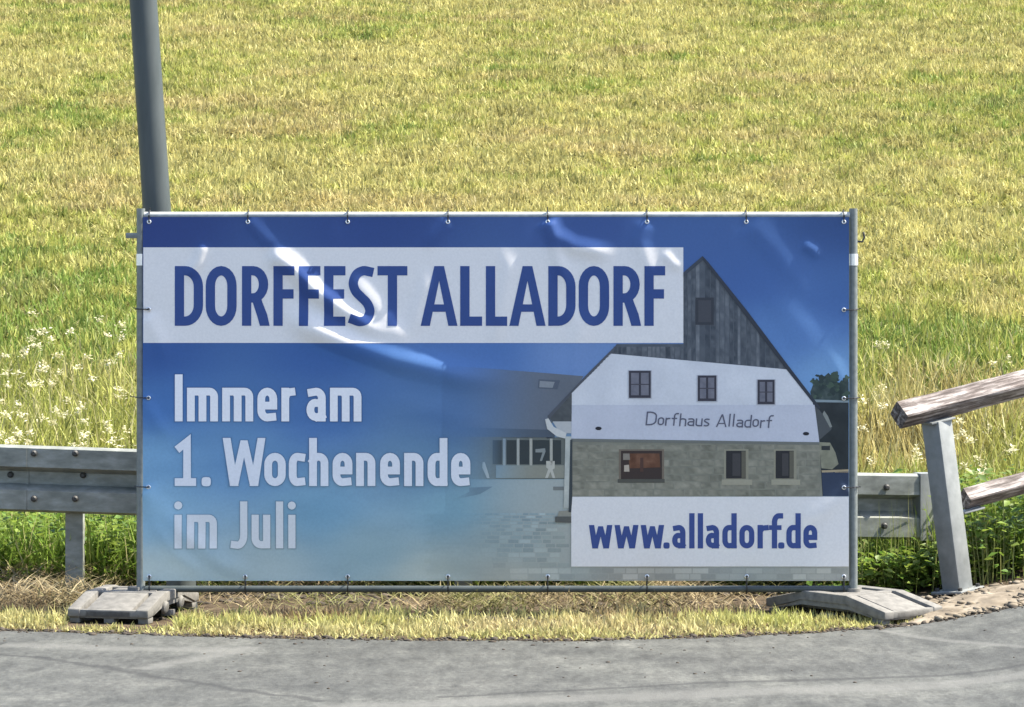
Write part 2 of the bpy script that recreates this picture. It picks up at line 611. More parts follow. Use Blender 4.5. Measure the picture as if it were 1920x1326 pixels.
INK = np.array([0.54, 0.625, 0.765])       # how bright shaded white vinyl looks in the photo


def ink(c):
    return np.clip(lin(c) / INK * 0.8, 0.004, 0.84)


BGC = [  # x, y, printed colour as seen
    (270, 410, 34, 62, 138), (700, 410, 38, 70, 146), (1100, 420, 50, 84, 160), (1590, 410, 44, 80, 150),
    (280, 655, 42, 82, 156), (600, 655, 46, 88, 162), (900, 660, 66, 108, 182), (1080, 660, 96, 132, 196),
    (1300, 460, 60, 98, 172), (1400, 520, 58, 98, 174), (1560, 560, 62, 104, 178), (1480, 620, 80, 124, 196), (1575, 700, 104, 150, 210),
    (280, 760, 56, 102, 172), (600, 770, 58, 100, 166), (850, 780, 66, 104, 160),
    (280, 860, 96, 142, 190), (450, 860, 84, 128, 180), (800, 870, 80, 118, 160),
    (280, 960, 116, 158, 196), (600, 960, 96, 140, 178), (850, 950, 104, 146, 176), (1000, 930, 128, 156, 178),
    (280, 1080, 150, 172, 186), (500, 1060, 136, 160, 178), (700, 1030, 118, 150, 174), (800, 1080, 146, 164, 174),
    (960, 1010, 122, 144, 158), (960, 1085, 142, 152, 156), (1060, 1000, 132, 146, 152), (1200, 1080, 136, 142, 146), (1590, 1080, 138, 146, 150)]
BGA = np.array(BGC, float)


def bg(px, py):
    px, py = np.asarray(px, float), np.asarray(py, float)
    w = 1.0 / (((px[..., None] - BGA[:, 0]) / 1.6) ** 2 + (py[..., None] - BGA[:, 1]) ** 2 + 900.0) ** 1.6
    w = w / w.sum(-1, keepdims=True)
    c = w @ BGA[:, 2:]
    k = (fbm(px / 90, py / 26, 51) - 0.5) * 12 * smooth(640, 800, py)
    return (c + k[..., None]) * (0.83 + 0.15 * smooth(420, 950, py))[..., None]


GRID = 5.0


def grid_sheet(x0, x1, y0, y1, colf, layer):
    xs = np.unique(np.concatenate([[x0], np.arange(math.ceil(x0 / GRID) * GRID, x1, GRID), [x1]]))
    ys = np.unique(np.concatenate([[y0], np.arange(math.ceil(y0 / GRID) * GRID, y1, GRID), [y1]]))
    A, B = np.meshgrid(xs, ys)
    P = bpos(A, B, layer).reshape(-1, 3)
    col = ink(colf(A, B)).reshape(-1, 3)
    I = np.arange(A.size).reshape(A.shape)
    Q = np.stack([I[1:, :-1], I[1:, 1:], I[:-1, 1:], I[:-1, :-1]], -1).reshape(-1, 4)
    return P, Q, col


def cut_poly(polys):
    """union of px polygons, cut on the banner's lattice -> verts(px), faces"""
    co, fc = [], []
    for p in polys:
        a = sum(p[i][0] * p[(i + 1) % len(p)][1] - p[(i + 1) % len(p)][0] * p[i][1] for i in range(len(p)))
        q = p if a > 0 else p[::-1]
        fc.append(list(range(len(co), len(co) + len(q))))
        co += [Vector((x, y)) for x, y in q]
    v, e, f, *_ = delaunay_2d_cdt(co, [], fc, 1, 1e-3)
    PV = np.array([(p.x, p.y) for p in v])
    f = [t for t in f if len(t) == 3]
    cen = np.array([PV[t].mean(0) for t in f])
    ins = np.zeros(len(cen), bool)
    for p in polys:
        q = np.array(p)
        lo_, hi_ = q.min(0), q.max(0)
        idx = np.where(~ins & (cen >= lo_).all(1) & (cen <= hi_).all(1))[0]
        if not len(idx):
            continue
        cx_, cy_ = cen[idx, 0], cen[idx, 1]
        w = np.zeros(len(idx), bool)
        for i in range(len(q)):
            (xa, ya), (xb, yb) = q[i], q[(i + 1) % len(q)]
            if ya != yb:
                w ^= ((ya > cy_) != (yb > cy_)) & (cx_ < (xb - xa) * (cy_ - ya) / (yb - ya) + xa)
        ins[idx] |= w
    f = [t for t, k_ in zip(f, ins) if k_]
    bm = bmesh.new()
    vv = [bm.verts.new((p.x, p.y, 0)) for p in v]
    for t in f:
        try:
            bm.faces.new([vv[i] for i in t])
        except ValueError:
            pass
    xs, ys = [p.x for p in v], [p.y for p in v]
    for ax, lo, hi in ((0, min(xs), max(xs)), (1, min(ys), max(ys))):
        k = math.floor(lo / GRID) * GRID + GRID
        while k < hi:
            c, nrm = [0, 0, 0], [0, 0, 0]
            c[ax], nrm[ax] = k, 1
            bmesh.ops.bisect_plane(bm, geom=bm.verts[:] + bm.edges[:] + bm.faces[:], plane_co=c, plane_no=nrm, dist=1e-4)
            k += GRID
    bmesh.ops.triangulate(bm, faces=bm.faces[:])
    bm.verts.index_update()
    P = np.array([(w.co.x, w.co.y) for w in bm.verts])
    T = np.array([[w.index for w in fa.verts] for fa in bm.faces])
    bm.free()
    return P, T


class Print:
    def __init__(self):
        self.V, self.T, self.Cc, self.n = [], [], [], 0

    def poly(self, pts, col, layer):
        self.polys([pts], col, layer)

    def polys(self, polys, col, layer):
        P, T = cut_poly(polys)
        if not len(T):
            return
        x, y = P[:, 0], P[:, 1]
        c = col(x, y) if callable(col) else np.tile(np.array(col, float), (len(P), 1))
        # face the road
        a = (P[T[:, 1]] - P[T[:, 0]])
        b = (P[T[:, 2]] - P[T[:, 0]])
        cr = a[:, 0] * b[:, 1] - a[:, 1] * b[:, 0]
        T = np.where((cr > 0)[:, None], T[:, ::-1], T)
        self.V.append(bpos(x, y, layer))
        self.T.append(T + self.n)
        self.Cc.append(ink(c))
        self.n += len(P)

    def rect(self, x0, y0, x1, y1, col, layer):
        self.poly([(x0, y0), (x1, y0), (x1, y1), (x0, y1)], col, layer)

    def build(self, name, parent, label=None):
        me = mesh_np(name, np.concatenate(self.V), None, np.concatenate(self.T), np.concatenate(self.Cc), True)
        o = link(name, me, M['print'], parent)
        tag(o, label)
        return o


P, Q, col = grid_sheet(BX0, BX1, BY0, BY1, bg, 0)
banner = link('advertising_banner', mesh_np('advertising_banner', P, Q, None, col, True), M['print'])
tag(banner, 'wrinkled blue printed vinyl banner with a village house, tied to the tube frame', 'banner')

# ---- lettering: strokes of an upright condensed sans
def arc(cx, cy, rx, ry, a0, a1, n=8):
    return [(cx + rx * math.cos(math.radians(a0 + (a1 - a0) * k / n)), cy + ry * math.sin(math.radians(a0 + (a1 - a0) * k / n))) for k in range(n + 1)]


def stroke(pts, t, closed=False, cap=True):
    p = [Vector(q) for q in pts]
    q = [p[0]]
    for w in p[1:]:
        if (w - q[-1]).length > 1e-4:
            q.append(w)
    p = q
    if closed and (p[0] - p[-1]).length < 1e-3:
        p.pop()
    if cap and not closed:
        p[0] = p[0] + (p[0] - p[1]).normalized() * t / 2
        p[-1] = p[-1] + (p[-1] - p[-2]).normalized() * t / 2
    m = len(p)
    Lf, Rt = [], []
    for i in range(m):
        a = p[(i - 1) % m] if (closed or i > 0) else None
        b = p[(i + 1) % m] if (closed or i < m - 1) else None
        d1 = (p[i] - a).normalized() if a is not None else None
        d2 = (b - p[i]).normalized() if b is not None else None
        d1 = d1 or d2
        d2 = d2 or d1
        n1 = Vector((-d1.y, d1.x))
        n2 = Vector((-d2.y, d2.x))
        nn = (n1 + n2)
        nn = nn.normalized() if nn.length > 1e-6 else n1
        k = min(1.0 / max(nn.dot(n1), 0.35), 2.2)
        Lf.append(p[i] + nn * k * t / 2)
        Rt.append(p[i] - nn * k * t / 2)
    out = []
    for i in range(m if closed else m - 1):
        j = (i + 1) % m
        out.append([tuple(Lf[i]), tuple(Lf[j]), tuple(Rt[j]), tuple(Rt[i])])
    return out


def catmull(pts, n=6):
    out = []
    q = [pts[0]] + list(pts) + [pts[-1]]
    for i in range(1, len(q) - 2):
        for k in range(n):
            t = k / n
            out.append(tuple(0.5 * (2 * q[i][j] + (q[i + 1][j] - q[i - 1][j]) * t + (2 * q[i - 1][j] - 5 * q[i][j] + 4 * q[i + 1][j] - q[i + 2][j]) * t * t + (3 * q[i][j] - q[i - 1][j] - 3 * q[i + 1][j] + q[i + 2][j]) * t ** 3) for j in (0, 1)))
    out.append(tuple(pts[-1]))
    return out


def loop(ry):
    return arc(0.5, 1 - ry, 0.5, ry, 0, 180, 12) + arc(0.5, ry, 0.5, ry, 180, 360, 12)


GL = {
    'D': [([(0, 0), (0.30, 0)] + arc(0.30, 0.32, 0.70, 0.32, -90, 0) + arc(0.30, 0.68, 0.70, 0.32, 0, 90) + [(0, 1)], True)],
    'O': [(loop(0.30), True)],
    'R': [([(0, 0), (0, 1), (0.35, 1)] + arc(0.35, 0.73, 0.57, 0.27, 90, -90, 12) + [(0, 0.46)], False)],
    'F': [([(0, 0), (0, 1), (1, 1)], False), ([(0, 0.54), (0.9, 0.54)], False)],
    'E': [([(1, 0), (0, 0), (0, 1), (1, 1)], False), ([(0, 0.54), (0.9, 0.54)], False)],
    'S': [(catmull([(0.92, 0.985), (0.60, 1.0), (0.22, 0.93), (0.03, 0.76), (0.16, 0.60), (0.45, 0.49), (0.82, 0.36), (0.99, 0.20), (0.80, 0.04), (0.42, -0.005), (0.06, 0.03)]), False)],
    'T': [([(0, 1), (1, 1)], False), ([(0.5, 0), (0.5, 1)], False)],
    'L': [([(0, 1), (0, 0), (1, 0)], False)],
    'I': [([(0.5, 0), (0.5, 1)], False)],
    'J': [([(1, 1), (1, 0.26)] + arc(0.40, 0.24, 0.60, 0.25, 0, -90) + [(0.05, 0.0)], False)],
    '1': [([(0.1, 0.86), (0.62, 1.0), (0.62, 0)], False), ([(0.0, 0), (1.0, 0)], False)],
    'm': [([(0, 0), (0, 1), (0.30, 1)] + arc(0.30, 0.80, 0.20, 0.20, 90, 0, 5) + [(0.5, 0)], False), ([(0.42, 1), (0.80, 1)] + arc(0.80, 0.80, 0.20, 0.20, 90, 0, 5) + [(1, 0)], False)],
    'n': [([(0, 0), (0, 1), (0.5, 1)] + arc(0.5, 0.75, 0.5, 0.25, 90, 0, 6) + [(1, 0)], False)],
    'u': [([(0, 1), (0, 0.25)] + arc(0.5, 0.25, 0.5, 0.25, 180, 270, 6) + [(1, 0.0), (1, 1)], False)],
    'r': [([(0, 0), (0, 0.75)] + arc(0.7, 0.70, 0.7, 0.28, 180, 95, 6) + [(1, 0.99)], False), ([(0, 0.7), (0, 1)], False)],
    'e': [([(0.05, 0.46), (1, 0.46), (1, 0.72)] + arc(0.5, 0.72, 0.5, 0.28, 0, 180, 10) + arc(0.5, 0.28, 0.5, 0.28, 180, 270, 6) + [(0.92, 0.02)], False)],
    'a': [([(0.10, 0.97), (0.5, 1.0)] + arc(0.5, 0.74, 0.5, 0.26, 90, 0, 6) + [(1, 0)], False), ([(1, 0.56), (0.5, 0.56)] + arc(0.42, 0.30, 0.42, 0.27, 90, 270, 10) + [(0.55, 0.0), (1, 0.08)], False)],
    'o': [(loop(0.30), True)],
    'c': [([(0.98, 0.98), (0.6, 1.0)] + arc(0.5, 0.72, 0.5, 0.28, 90, 180, 6) + arc(0.5, 0.28, 0.5, 0.28, 180, 270, 6) + [(0.98, 0.02)], False)],
    's': [(catmull([(0.95, 0.96), (0.5, 1.0), (0.1, 0.9), (0.05, 0.68), (0.5, 0.5), (0.95, 0.32), (0.9, 0.1), (0.5, 0.0), (0.05, 0.04)], 4), False)],
}


def glyph(ch, x0, x1, base, top, xh, t):
    """polygons in px (y down)"""
    def mp(q, tp):
        return (x0 + t / 2 + q[0] * (x1 - x0 - t), base - t / 2 - q[1] * (base - tp - t))
    out = []
    W = x1 - x0
    if ch == '.':
        s = W / 2
        return [[(x0 + s + s * 1.08 * math.copysign(abs(math.cos(a)) ** 0.6, math.cos(a)), base - s + s * 1.08 * math.copysign(abs(math.sin(a)) ** 0.6, math.sin(a))) for a in np.linspace(0, 2 * math.pi, 16, endpoint=False)]]
    if ch == 'A':
        h = base - top
        c, ap = (x0 + x1) / 2, t * 0.52
        out = [[(x0, base), (x0 + t * 0.98, base), (c + ap * 0.15, top + t * 1.2), (c + ap * 0.5, top), (c - ap, top)], [(x1, base), (x1 - t * 0.98, base), (c - ap * 0.15, top + t * 1.2), (c - ap * 0.5, top), (c + ap, top)]]
        yb = base - 0.235 * h
        k = lambda y: (base - y) / h
        out.append([(x0 + (c - ap - x0) * k(yb) + 3, yb), (x1 - (x1 - c - ap) * k(yb) - 3, yb), (x1 - (x1 - c - ap) * k(yb - t * 0.8) - 3, yb - t * 0.8), (x0 + (c - ap - x0) * k(yb - t * 0.8) + 3, yb - t * 0.8)])
        return out
    if ch in 'Ww':
        top = xh if ch == 'w' else top
        q = t * 1.0
        a, b, c, d, e = x0, x0 + W * 0.27, (x0 + x1) / 2, x0 + W * 0.73, x1
        mt = top + (base - top) * 0.05
        out.append([(a, top), (a + q, top), (b + q * 0.55, base), (b - q * 0.55, base)])
        out.append([(b - q * 0.5, base), (b + q * 0.5, base), (c + q * 0.45, mt), (c - q * 0.45, mt)])
        out.append([(c - q * 0.45, mt), (c + q * 0.45, mt), (d + q * 0.5, base), (d - q * 0.5, base)])
        out.append([(d - q * 0.55, base), (d + q * 0.55, base), (e, top), (e - q, top)])
        return out
    if ch == 'l':
        return stroke([(x0 + W / 2, base - t / 2), (x0 + W / 2, top + t / 2)], t)
    if ch == 'i':
        r = t * 0.56
        return stroke([(x0 + W / 2, base - t / 2), (x0 + W / 2, xh + t / 2)], t) + [[(x0 + W / 2 + r * math.cos(a), top + r + r * math.sin(a)) for a in np.linspace(0, 2 * math.pi, 12, endpoint=False)]]
    if ch == 'h':
        out = stroke([(x0 + t / 2, base - t / 2), (x0 + t / 2, top + t / 2)], t)
        return out + stroke([mp(q, xh) for q in [(0, 0.85), (0.25, 1), (0.5, 1)] + arc(0.5, 0.75, 0.5, 0.25, 90, 0, 6) + [(1, 0)]], t)
    if ch == 'd':
        out = stroke([(x1 - t / 2, base - t / 2), (x1 - t / 2, top + t / 2)], t)
        return out + stroke([mp(q, xh) for q in [(1, 1), (0.5, 1)] + arc(0.45, 0.70, 0.45, 0.30, 90, 180, 6) + arc(0.45, 0.30, 0.45, 0.30, 180, 270, 6) + [(1, 0.03)]], t)
    if ch == 'f':
        sx = x0 + W * 0.40
        H = base - top - t
        out = stroke([(sx, base - t / 2), (sx, top + t / 2 + H * 0.22)] + [(sx + W * 0.3 * (1 - math.cos(a)), top + t / 2 + H * 0.22 * (1 - math.sin(a))) for a in np.linspace(0.15, math.pi / 2, 6)] + [(x1 - t / 2, top + t / 2)], t)
        return out + stroke([(x0 + t / 2, xh + t / 2), (x1 - W * 0.28, xh + t / 2)], t * 0.9)
    if ch == 'R':
        ym = base - t / 2 - 0.46 * (base - top - t)
        xl = x0 + 0.40 * W
        out.append([(xl - t * 0.2, ym), (xl + t * 0.75, ym - t * 0.3), (xl + t * 1.0, ym + t * 0.45), (x1 - t * 0.28, base - (base - ym) * 0.42), (x1, base), (x1 - t * 1.05, base), (x1 - t * 1.35, base - (base - ym) * 0.36)])
    tp = top if (ch.isupper() or ch == '1') else xh
    for pts, cl in GL[ch]:
        out += stroke([mp(q, tp) for q in pts], t, cl)
    return out


def line_polys(items, base, top, xh, t, dx=0.0, dy=0.0):
    out = []
    for ch, a, b in items:
        out.append([[(x + dx, y + dy) for x, y in pg] for pg in glyph(ch, a, b, base, top, xh, t)])
    return out


def lettering(items, base, top, xh, t, col, layer, label, halo=None):
    pr = Print()
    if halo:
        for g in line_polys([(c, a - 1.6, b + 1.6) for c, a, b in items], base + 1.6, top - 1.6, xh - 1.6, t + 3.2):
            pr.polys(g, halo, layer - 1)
    for g in line_polys(items, base, top, xh, t):
        pr.polys(g, col, layer)
    return pr.build('lettering', banner, label)


NAVY = (36, 63, 128)
WHITE = (189, 198, 215)
# white title panel
pr = Print()
P, Q, col = grid_sheet(BX0 + 1, 1281, 464, 643, lambda a, b: np.tile(np.array(WHITE, float), a.shape + (1,)), 2)
panel = link('title_panel', mesh_np('title_panel', P, Q, None, col, True), M['print'], banner)
tag(panel, 'white printed strip behind the headline')
P, Q, col = grid_sheet(1071, BX1 - 1, 931, 1062, lambda a, b: np.tile(np.array(WHITE, float), a.shape + (1,)), 9)
panel = link('address_panel', mesh_np('address_panel', P, Q, None, col, True), M['print'], banner)
tag(panel, 'white printed box behind the web address')

title = [('D', 328, 381), ('O', 386, 444), ('R', 454, 506), ('F', 513, 553), ('F', 561, 601), ('E', 608, 648), ('S', 653, 703), ('T', 708, 764),
         ('A', 789, 858), ('L', 863, 904), ('L', 911, 951), ('A', 955, 1023), ('D', 1028, 1079), ('O', 1085, 1142), ('R', 1150, 1202), ('F', 1208, 1247)]
lettering(title, 611, 499, 499, 17.5, NAVY, 4, 'bold navy headline capitals reading DORFFEST ALLADORF')
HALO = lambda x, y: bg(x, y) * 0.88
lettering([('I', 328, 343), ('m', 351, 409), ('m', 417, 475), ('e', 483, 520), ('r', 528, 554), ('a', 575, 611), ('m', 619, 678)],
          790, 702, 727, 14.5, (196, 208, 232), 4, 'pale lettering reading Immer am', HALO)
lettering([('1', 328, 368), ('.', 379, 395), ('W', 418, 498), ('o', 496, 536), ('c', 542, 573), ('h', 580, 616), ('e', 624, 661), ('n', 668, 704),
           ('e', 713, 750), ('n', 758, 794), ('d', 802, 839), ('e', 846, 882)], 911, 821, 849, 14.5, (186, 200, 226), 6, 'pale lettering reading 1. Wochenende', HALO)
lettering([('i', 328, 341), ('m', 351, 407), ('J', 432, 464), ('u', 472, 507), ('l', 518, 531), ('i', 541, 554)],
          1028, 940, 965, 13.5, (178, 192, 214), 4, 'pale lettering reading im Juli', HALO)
lettering([('w', 1104, 1148), ('w', 1152, 1197), ('w', 1201, 1245), ('.', 1244, 1255), ('a', 1260, 1285), ('l', 1291, 1303), ('l', 1307, 1319), ('a', 1323, 1348),
           ('d', 1354, 1381), ('o', 1386, 1414), ('r', 1420, 1441), ('f', 1441, 1468), ('.', 1459, 1470), ('d', 1474, 1501), ('e', 1506, 1532)],
          1028, 962, 984, 10.0, (44, 66, 132), 11, 'navy lettering reading www.alladorf.de')

# ---- the printed house picture
hp = Print()
rr = random.Random(5)


def fade(c, x0, x1, kmax=1.0):
    """printed picture dissolving into the blue towards the left"""
    c = np.array(c, float)

    def f_(x, y):
        k = smooth(x0, x1, x)[:, None] * kmax
        return bg(x, y) * (1 - k) + c * k
    return f_


def tone(c, amp, s, sc=18.0):
    c = np.array(c, float)
    return lambda x, y: c + ((fbm(x / sc, y / sc, s) - 0.5) * amp)[:, None]


# side building, fading to the left
hp.poly([(830, 684), (1094, 705), (1060, 760), (1030, 800), (1024, 816), (830, 812)], fade((84, 96, 116), 835, 1050), 1)
hp.poly([(830, 800), (1040, 806), (1040, 822), (830, 818)], fade((62, 76, 96), 850, 1030), 2)
hp.poly([(836, 818), (1062, 820), (1062, 898), (836, 898)], fade((84, 94, 98), 840, 1000), 2)
hp.poly([(1010, 711), (1050, 713), (1045, 730), (1008, 728)], (70, 82, 104), 2)
hp.poly([(1012, 714), (1040, 716), (1036, 727), (1011, 726)], (112, 124, 142), 3)
for x0, x1 in ((924, 941), (950, 968), (974, 992), (999, 1030), (1036, 1052)):
    hp.rect(x0, 825, x1, 870, fade((40, 50, 58), 890, 960), 4)
for x0 in (943, 969, 993, 1031):
    hp.rect(x0, 822, x0 + 5, 872, fade((142, 150, 154), 900, 990), 5)
hp.rect(930, 872, 1058, 896, fade((116, 124, 124), 900, 1010), 4.5)
hp.poly([(1024, 864), (1040, 864), (1040, 878), (1036, 880), (1041, 896), (1036, 896), (1032, 884), (1027, 896), (1022, 896), (1028, 879), (1024, 876)], (156, 164, 168), 5)
hp.poly([(1004, 842), (1022, 840), (1023, 846), (1016, 864), (1012, 864), (1017, 848), (1004, 848)], (110, 122, 132), 5)
hp.poly([(905, 866), (909, 866), (916, 888), (918, 896), (913, 896), (904, 876)], fade((150, 166, 180), 880, 930), 5)
# forecourt paving: courses of pale blocks
hp.poly([(836, 899), (1062, 899), (1071, 931), (1071, 1088), (836, 1088)], lambda x, y: bg(x, y) * (1 - 0.8 * smooth(850, 1060, x))[:, None] + np.array((140, 152, 160.)) * (0.8 * smooth(850, 1060, x))[:, None] , 1)
yy = 962.0
row = 0
while yy < 1086:
    hgt = 5 + (yy - 960) * 0.055
    xx = 800 + (row % 2) * 12 - 5 * rr.random()
    while xx < 1588:
        wd = (15 + (yy - 960) * 0.13) * rr.uniform(0.7, 1.3)
        if (xx + wd < 1070 or yy > 1063) and yy + hgt < 1088:
            k = rr.uniform(-14, 16) * float(smooth(840, 1010, xx))
            hp.poly([(xx, yy), (min(xx + wd - 2, 1590), yy), (min(xx + wd - 2, 1590), yy + hgt - 1.6), (xx, yy + hgt - 1.6)], (lambda kk: (lambda x, y: np.clip(bg(x, y) + (kk + 6 * smooth(900, 1050, x))[:, None], 0, 255)))(k), 2)
        xx += wd
    yy += hgt
    row += 1
hp.poly([(880, 914), (924, 912), (900, 926), (850, 936), (880, 922)], fade((80, 104, 128), 850, 900, 0.6), 2)
hp.rect(1037, 912, 1057, 919, (98, 108, 116), 3)
# right hand background: trees, dark shed, bin, car
hp.poly([(1519, 735), (1524, 722), (1536, 716), (1534, 704), (1545, 706), (1553, 699), (1560, 706), (1568, 704), (1569, 716), (1580, 720), (1591, 716), (1591, 756), (1524, 756)], tone((44, 60, 66), 60, 3, 7), 1)
for _ in range(46):
    tx_, ty_ = rr.uniform(1524, 1588), rr.gauss(720, 13)
    if ty_ < 698 or ty_ > 748:
        continue
    rt = rr.uniform(3, 8)
    kk = rr.uniform(-16, 22)
    hp.poly([(tx_ + rt * rr.uniform(0.4, 1.3) * math.cos(a), ty_ + rt * rr.uniform(0.4, 1.2) * math.sin(a)) for a in np.linspace(0, 2 * math.pi, 8, endpoint=False)], (44 + kk * 0.8, 62 + kk, 64 + kk * 0.6), 1.2 + 0.014 * _)
hp.poly([(1522, 750), (1591, 752), (1591, 930), (1540, 930), (1534, 830), (1528, 770)], tone((30, 38, 46), 26, 4, 20), 2)
hp.poly([(1522, 749), (1591, 751), (1591, 755), (1526, 754)], (112, 132, 150), 3)
hp.poly([(1527, 757), (1560, 800), (1558, 806), (1530, 830)], (62, 70, 80), 3)
hp.poly([(1545, 770), (1552, 780), (1560, 800), (1556, 802), (1542, 776)], (110, 120, 126), 4)
hp.poly([(1535, 829), (1556, 830), (1566, 848), (1572, 870), (1560, 880), (1540, 878)], tone((112, 118, 110), 40, 6, 9), 4)
hp.rect(1540, 836, 1556, 844, (38, 44, 50), 5)
hp.poly([(1540, 882), (1591, 880), (1591, 886), (1541, 886)], (142, 136, 120), 4)
hp.poly([(1540, 886), (1591, 884), (1591, 930), (1543, 930)], (36, 50, 78), 4)
# gable: eave on the left, timber cladding, plaster, stone
hp.poly([(1156, 646), (1096, 706), (1026, 780), (1030, 786), (1073, 736), (1150, 660)], (66, 74, 90), 4)
hp.poly([(1031, 784), (1072, 738), (1072, 790), (1036, 790)], tone((62, 70, 80), 30, 7, 6), 5)
hp.poly([(1022, 786), (1028, 784), (1038, 800), (1062, 812), (1060, 822), (1044, 818), (1026, 804)], (168, 178, 190), 7.5)
hp.poly([(1036, 790), (1071, 790), (1071, 812), (1050, 812)], (152, 162, 176), 6)
gab = [(1317, 482), (1330, 496), (1480, 693), (1145, 663), (1156, 645), (1281, 645), (1281, 512)]
hp.poly(gab, tone((66, 76, 92), 24, 8, 14), 1)
x = 1150.0
while x < 1476:
    w = rr.uniform(6, 11)
    xt = x + w / 2
    top = 512 - (xt - 1281) * (30 / 36) if xt < 1317 else 482 + (xt - 1317) * (211 / 163)
    top = max(top, 647.0) if xt < 1281 else top
    bot = 663 + (xt - 1145) * (30 / 335)
    a, b = x + 0.4, x + w - 1.2
    sl = 0 if xt < 1281 else (-(30 / 36) if xt < 1317 else 211 / 163)
    k = rr.uniform(-16, 18)
    if bot - top > 8 and not (a < 1281 < b) and not (a < 1317 < b):
        hp.poly([(a, top + 3 + (a - xt) * sl), (b, top + 3 + (b - xt) * sl), (b, bot - 1), (a, bot - 1)], tone((70 + k, 80 + k, 96 + k), 46, int(x), 8), 2)
    x += w
hp.poly([(1317, 480), (1328, 492), (1400, 582), (1478, 686), (1538, 764), (1534, 768), (1472, 690), (1318, 488)], (40, 48, 64), 7)
hp.poly([(1317, 480), (1318, 488), (1281, 519), (1281, 511)], (48, 58, 76), 5)
hp.rect(1304, 558, 1338, 609, (42, 48, 62), 4)
hp.rect(1309, 563, 1333, 604, (54, 60, 74), 5)
hp.poly([(1145, 663), (1480, 693), (1523, 751), (1530, 790), (1536, 829), (1071, 822), (1072, 737)], tone((176, 188, 210), 18, 9, 45), 4)
hp.poly([(1072, 759), (1527, 759), (1536, 829), (1071, 822)], tone((162, 174, 200), 10, 10, 40), 5)
hp.poly([(1071, 822), (1536, 829), (1536, 834), (1071, 828)], (92, 100, 104), 7)
hp.poly([(1071, 826), (1536, 832), (1542, 931), (1071, 931)], tone((108, 114, 112), 26, 11, 22), 5)
for r_ in range(7):
    y0 = 834 + r_ * 14
    x = 1073 + rr.uniform(-10, 0)
    while x < 1536:
        w = rr.uniform(24, 62)
        k = rr.uniform(-9, 9)
        a, b = max(x, 1072.5), min(x + w - 2.5, 1537)
        if b - a > 6:
            hp.poly([(a, y0), (b, y0), (b, min(y0 + 12, 930.5)), (a, min(y0 + 12, 930.5))], tone((108 + k, 113 + k, 110 + k), 48, int(x) + r_, 7), 6)
        x += w
for (x0, y0, x1, y1) in ((1179, 695, 1220, 746), (1308, 704, 1343, 752), (1420, 712, 1452, 758)):
    hp.rect(x0 - 2, y0 - 1, x1 + 2, y1 + 2, (150, 160, 182), 6)
    hp.rect(x0, y0, x1, y1, (46, 48, 64), 7)
    m_ = (x0 + x1) / 2
    for a, b in ((x0 + 4, m_ - 2), (m_ + 2, x1 - 4)):
        hp.rect(a, y0 + 4, b, y1 - 5, tone((92, 98, 118), 30, int(a), 8), 8)
    hp.rect(x0 + 4, (y0 + y1) / 2 - 1, x1 - 4, (y0 + y1) / 2 + 1, (58, 60, 76), 9)
hp.rect(1160, 842, 1245, 903, (96, 92, 88), 7)
hp.rect(1164, 845, 1241, 899, (46, 38, 40), 8)
hp.poly([(1178, 850), (1236, 850), (1238, 876), (1180, 878)], tone((84, 58, 46), 50, 14, 9), 9)
hp.rect(1200, 858, 1206, 884, (64, 46, 44), 10)
hp.poly([(1168, 850), (1180, 850), (1181, 862), (1168, 862)], (112, 112, 112), 10)
hp.poly([(1170, 872), (1179, 871), (1180, 884), (1170, 884)], (150, 148, 146), 10)
hp.rect(1158, 898, 1246, 905, (66, 70, 70), 9)
for (x0, x1) in ((1361, 1398), (1454, 1488)):
    hp.rect(x0 - 4, 842, x1 + 5, 899, (120, 124, 118), 7)
    hp.rect(x0, 845, x1, 897, (30, 32, 40), 8)
    hp.rect(x0 + 12, 850, x1 - 10, 892, (52, 54, 62), 9)
    hp.rect(x1 - 8, 846, x1, 896, (78, 80, 76), 9)
    hp.rect(x0 - 8, 899, x1 + 12, 909, (132, 136, 130), 8)
for (x_, y_) in ((1122, 803), (1511, 813)):
    hp.poly([(x_ + 6 * math.cos(a), y_ + 3.4 * math.sin(a)) for a in np.linspace(0, 2 * math.pi, 10, endpoint=False)], (26, 28, 40), 7)
# downpipe
hp.poly([(1060, 818), (1071, 818), (1069, 952), (1057, 952)], tone((150, 162, 170), 26, 15, 10), 8.5)
hp.poly([(1069, 824), (1073, 824), (1073, 931), (1071, 960), (1066, 960)], (46, 56, 66), 9.5)
hp.poly([(1048, 958), (1071, 956), (1071, 970), (1044, 970)], (120, 126, 126), 7)
hp.poly([(1041, 968), (1071, 968), (1071, 980), (1041, 979)], (72, 78, 82), 10)
# handwriting on the plaster
hw = []
txt = [('D', 20, 0), ('o', 12, 0), ('r', 9, 0), ('f', 13, 0), ('h', 13, 0), ('a', 13, 0), ('u', 13, 0), ('s', 11, 0), (' ', 8, 0), ('A', 20, 0), ('l', 5, 0), ('l', 6, 0), ('a', 13, 0), ('d', 13, 0), ('o', 12, 0), ('r', 9, 0), ('f', 13, 0)]
x = 1210.0
for i, (ch, w, _) in enumerate(txt):
    if ch != ' ':
        b_ = 797 + (x - 1210) * 0.022 + rr.uniform(-1, 1)
        for pg in glyph(ch, x, x + w, b_, b_ - 24 - (2 if ch == 'D' else 0), b_ - 15, 2.6):
            hw.append([(px_ - (py_ - b_) * 0.10, py_) for px_, py_ in pg])
    x += w + 2.2
hp.polys(hw, (74, 80, 104), 8)
hp.build('house_picture', banner, 'printed photo of a gabled village house with stone ground floor, fading into blue')
hp = Print()

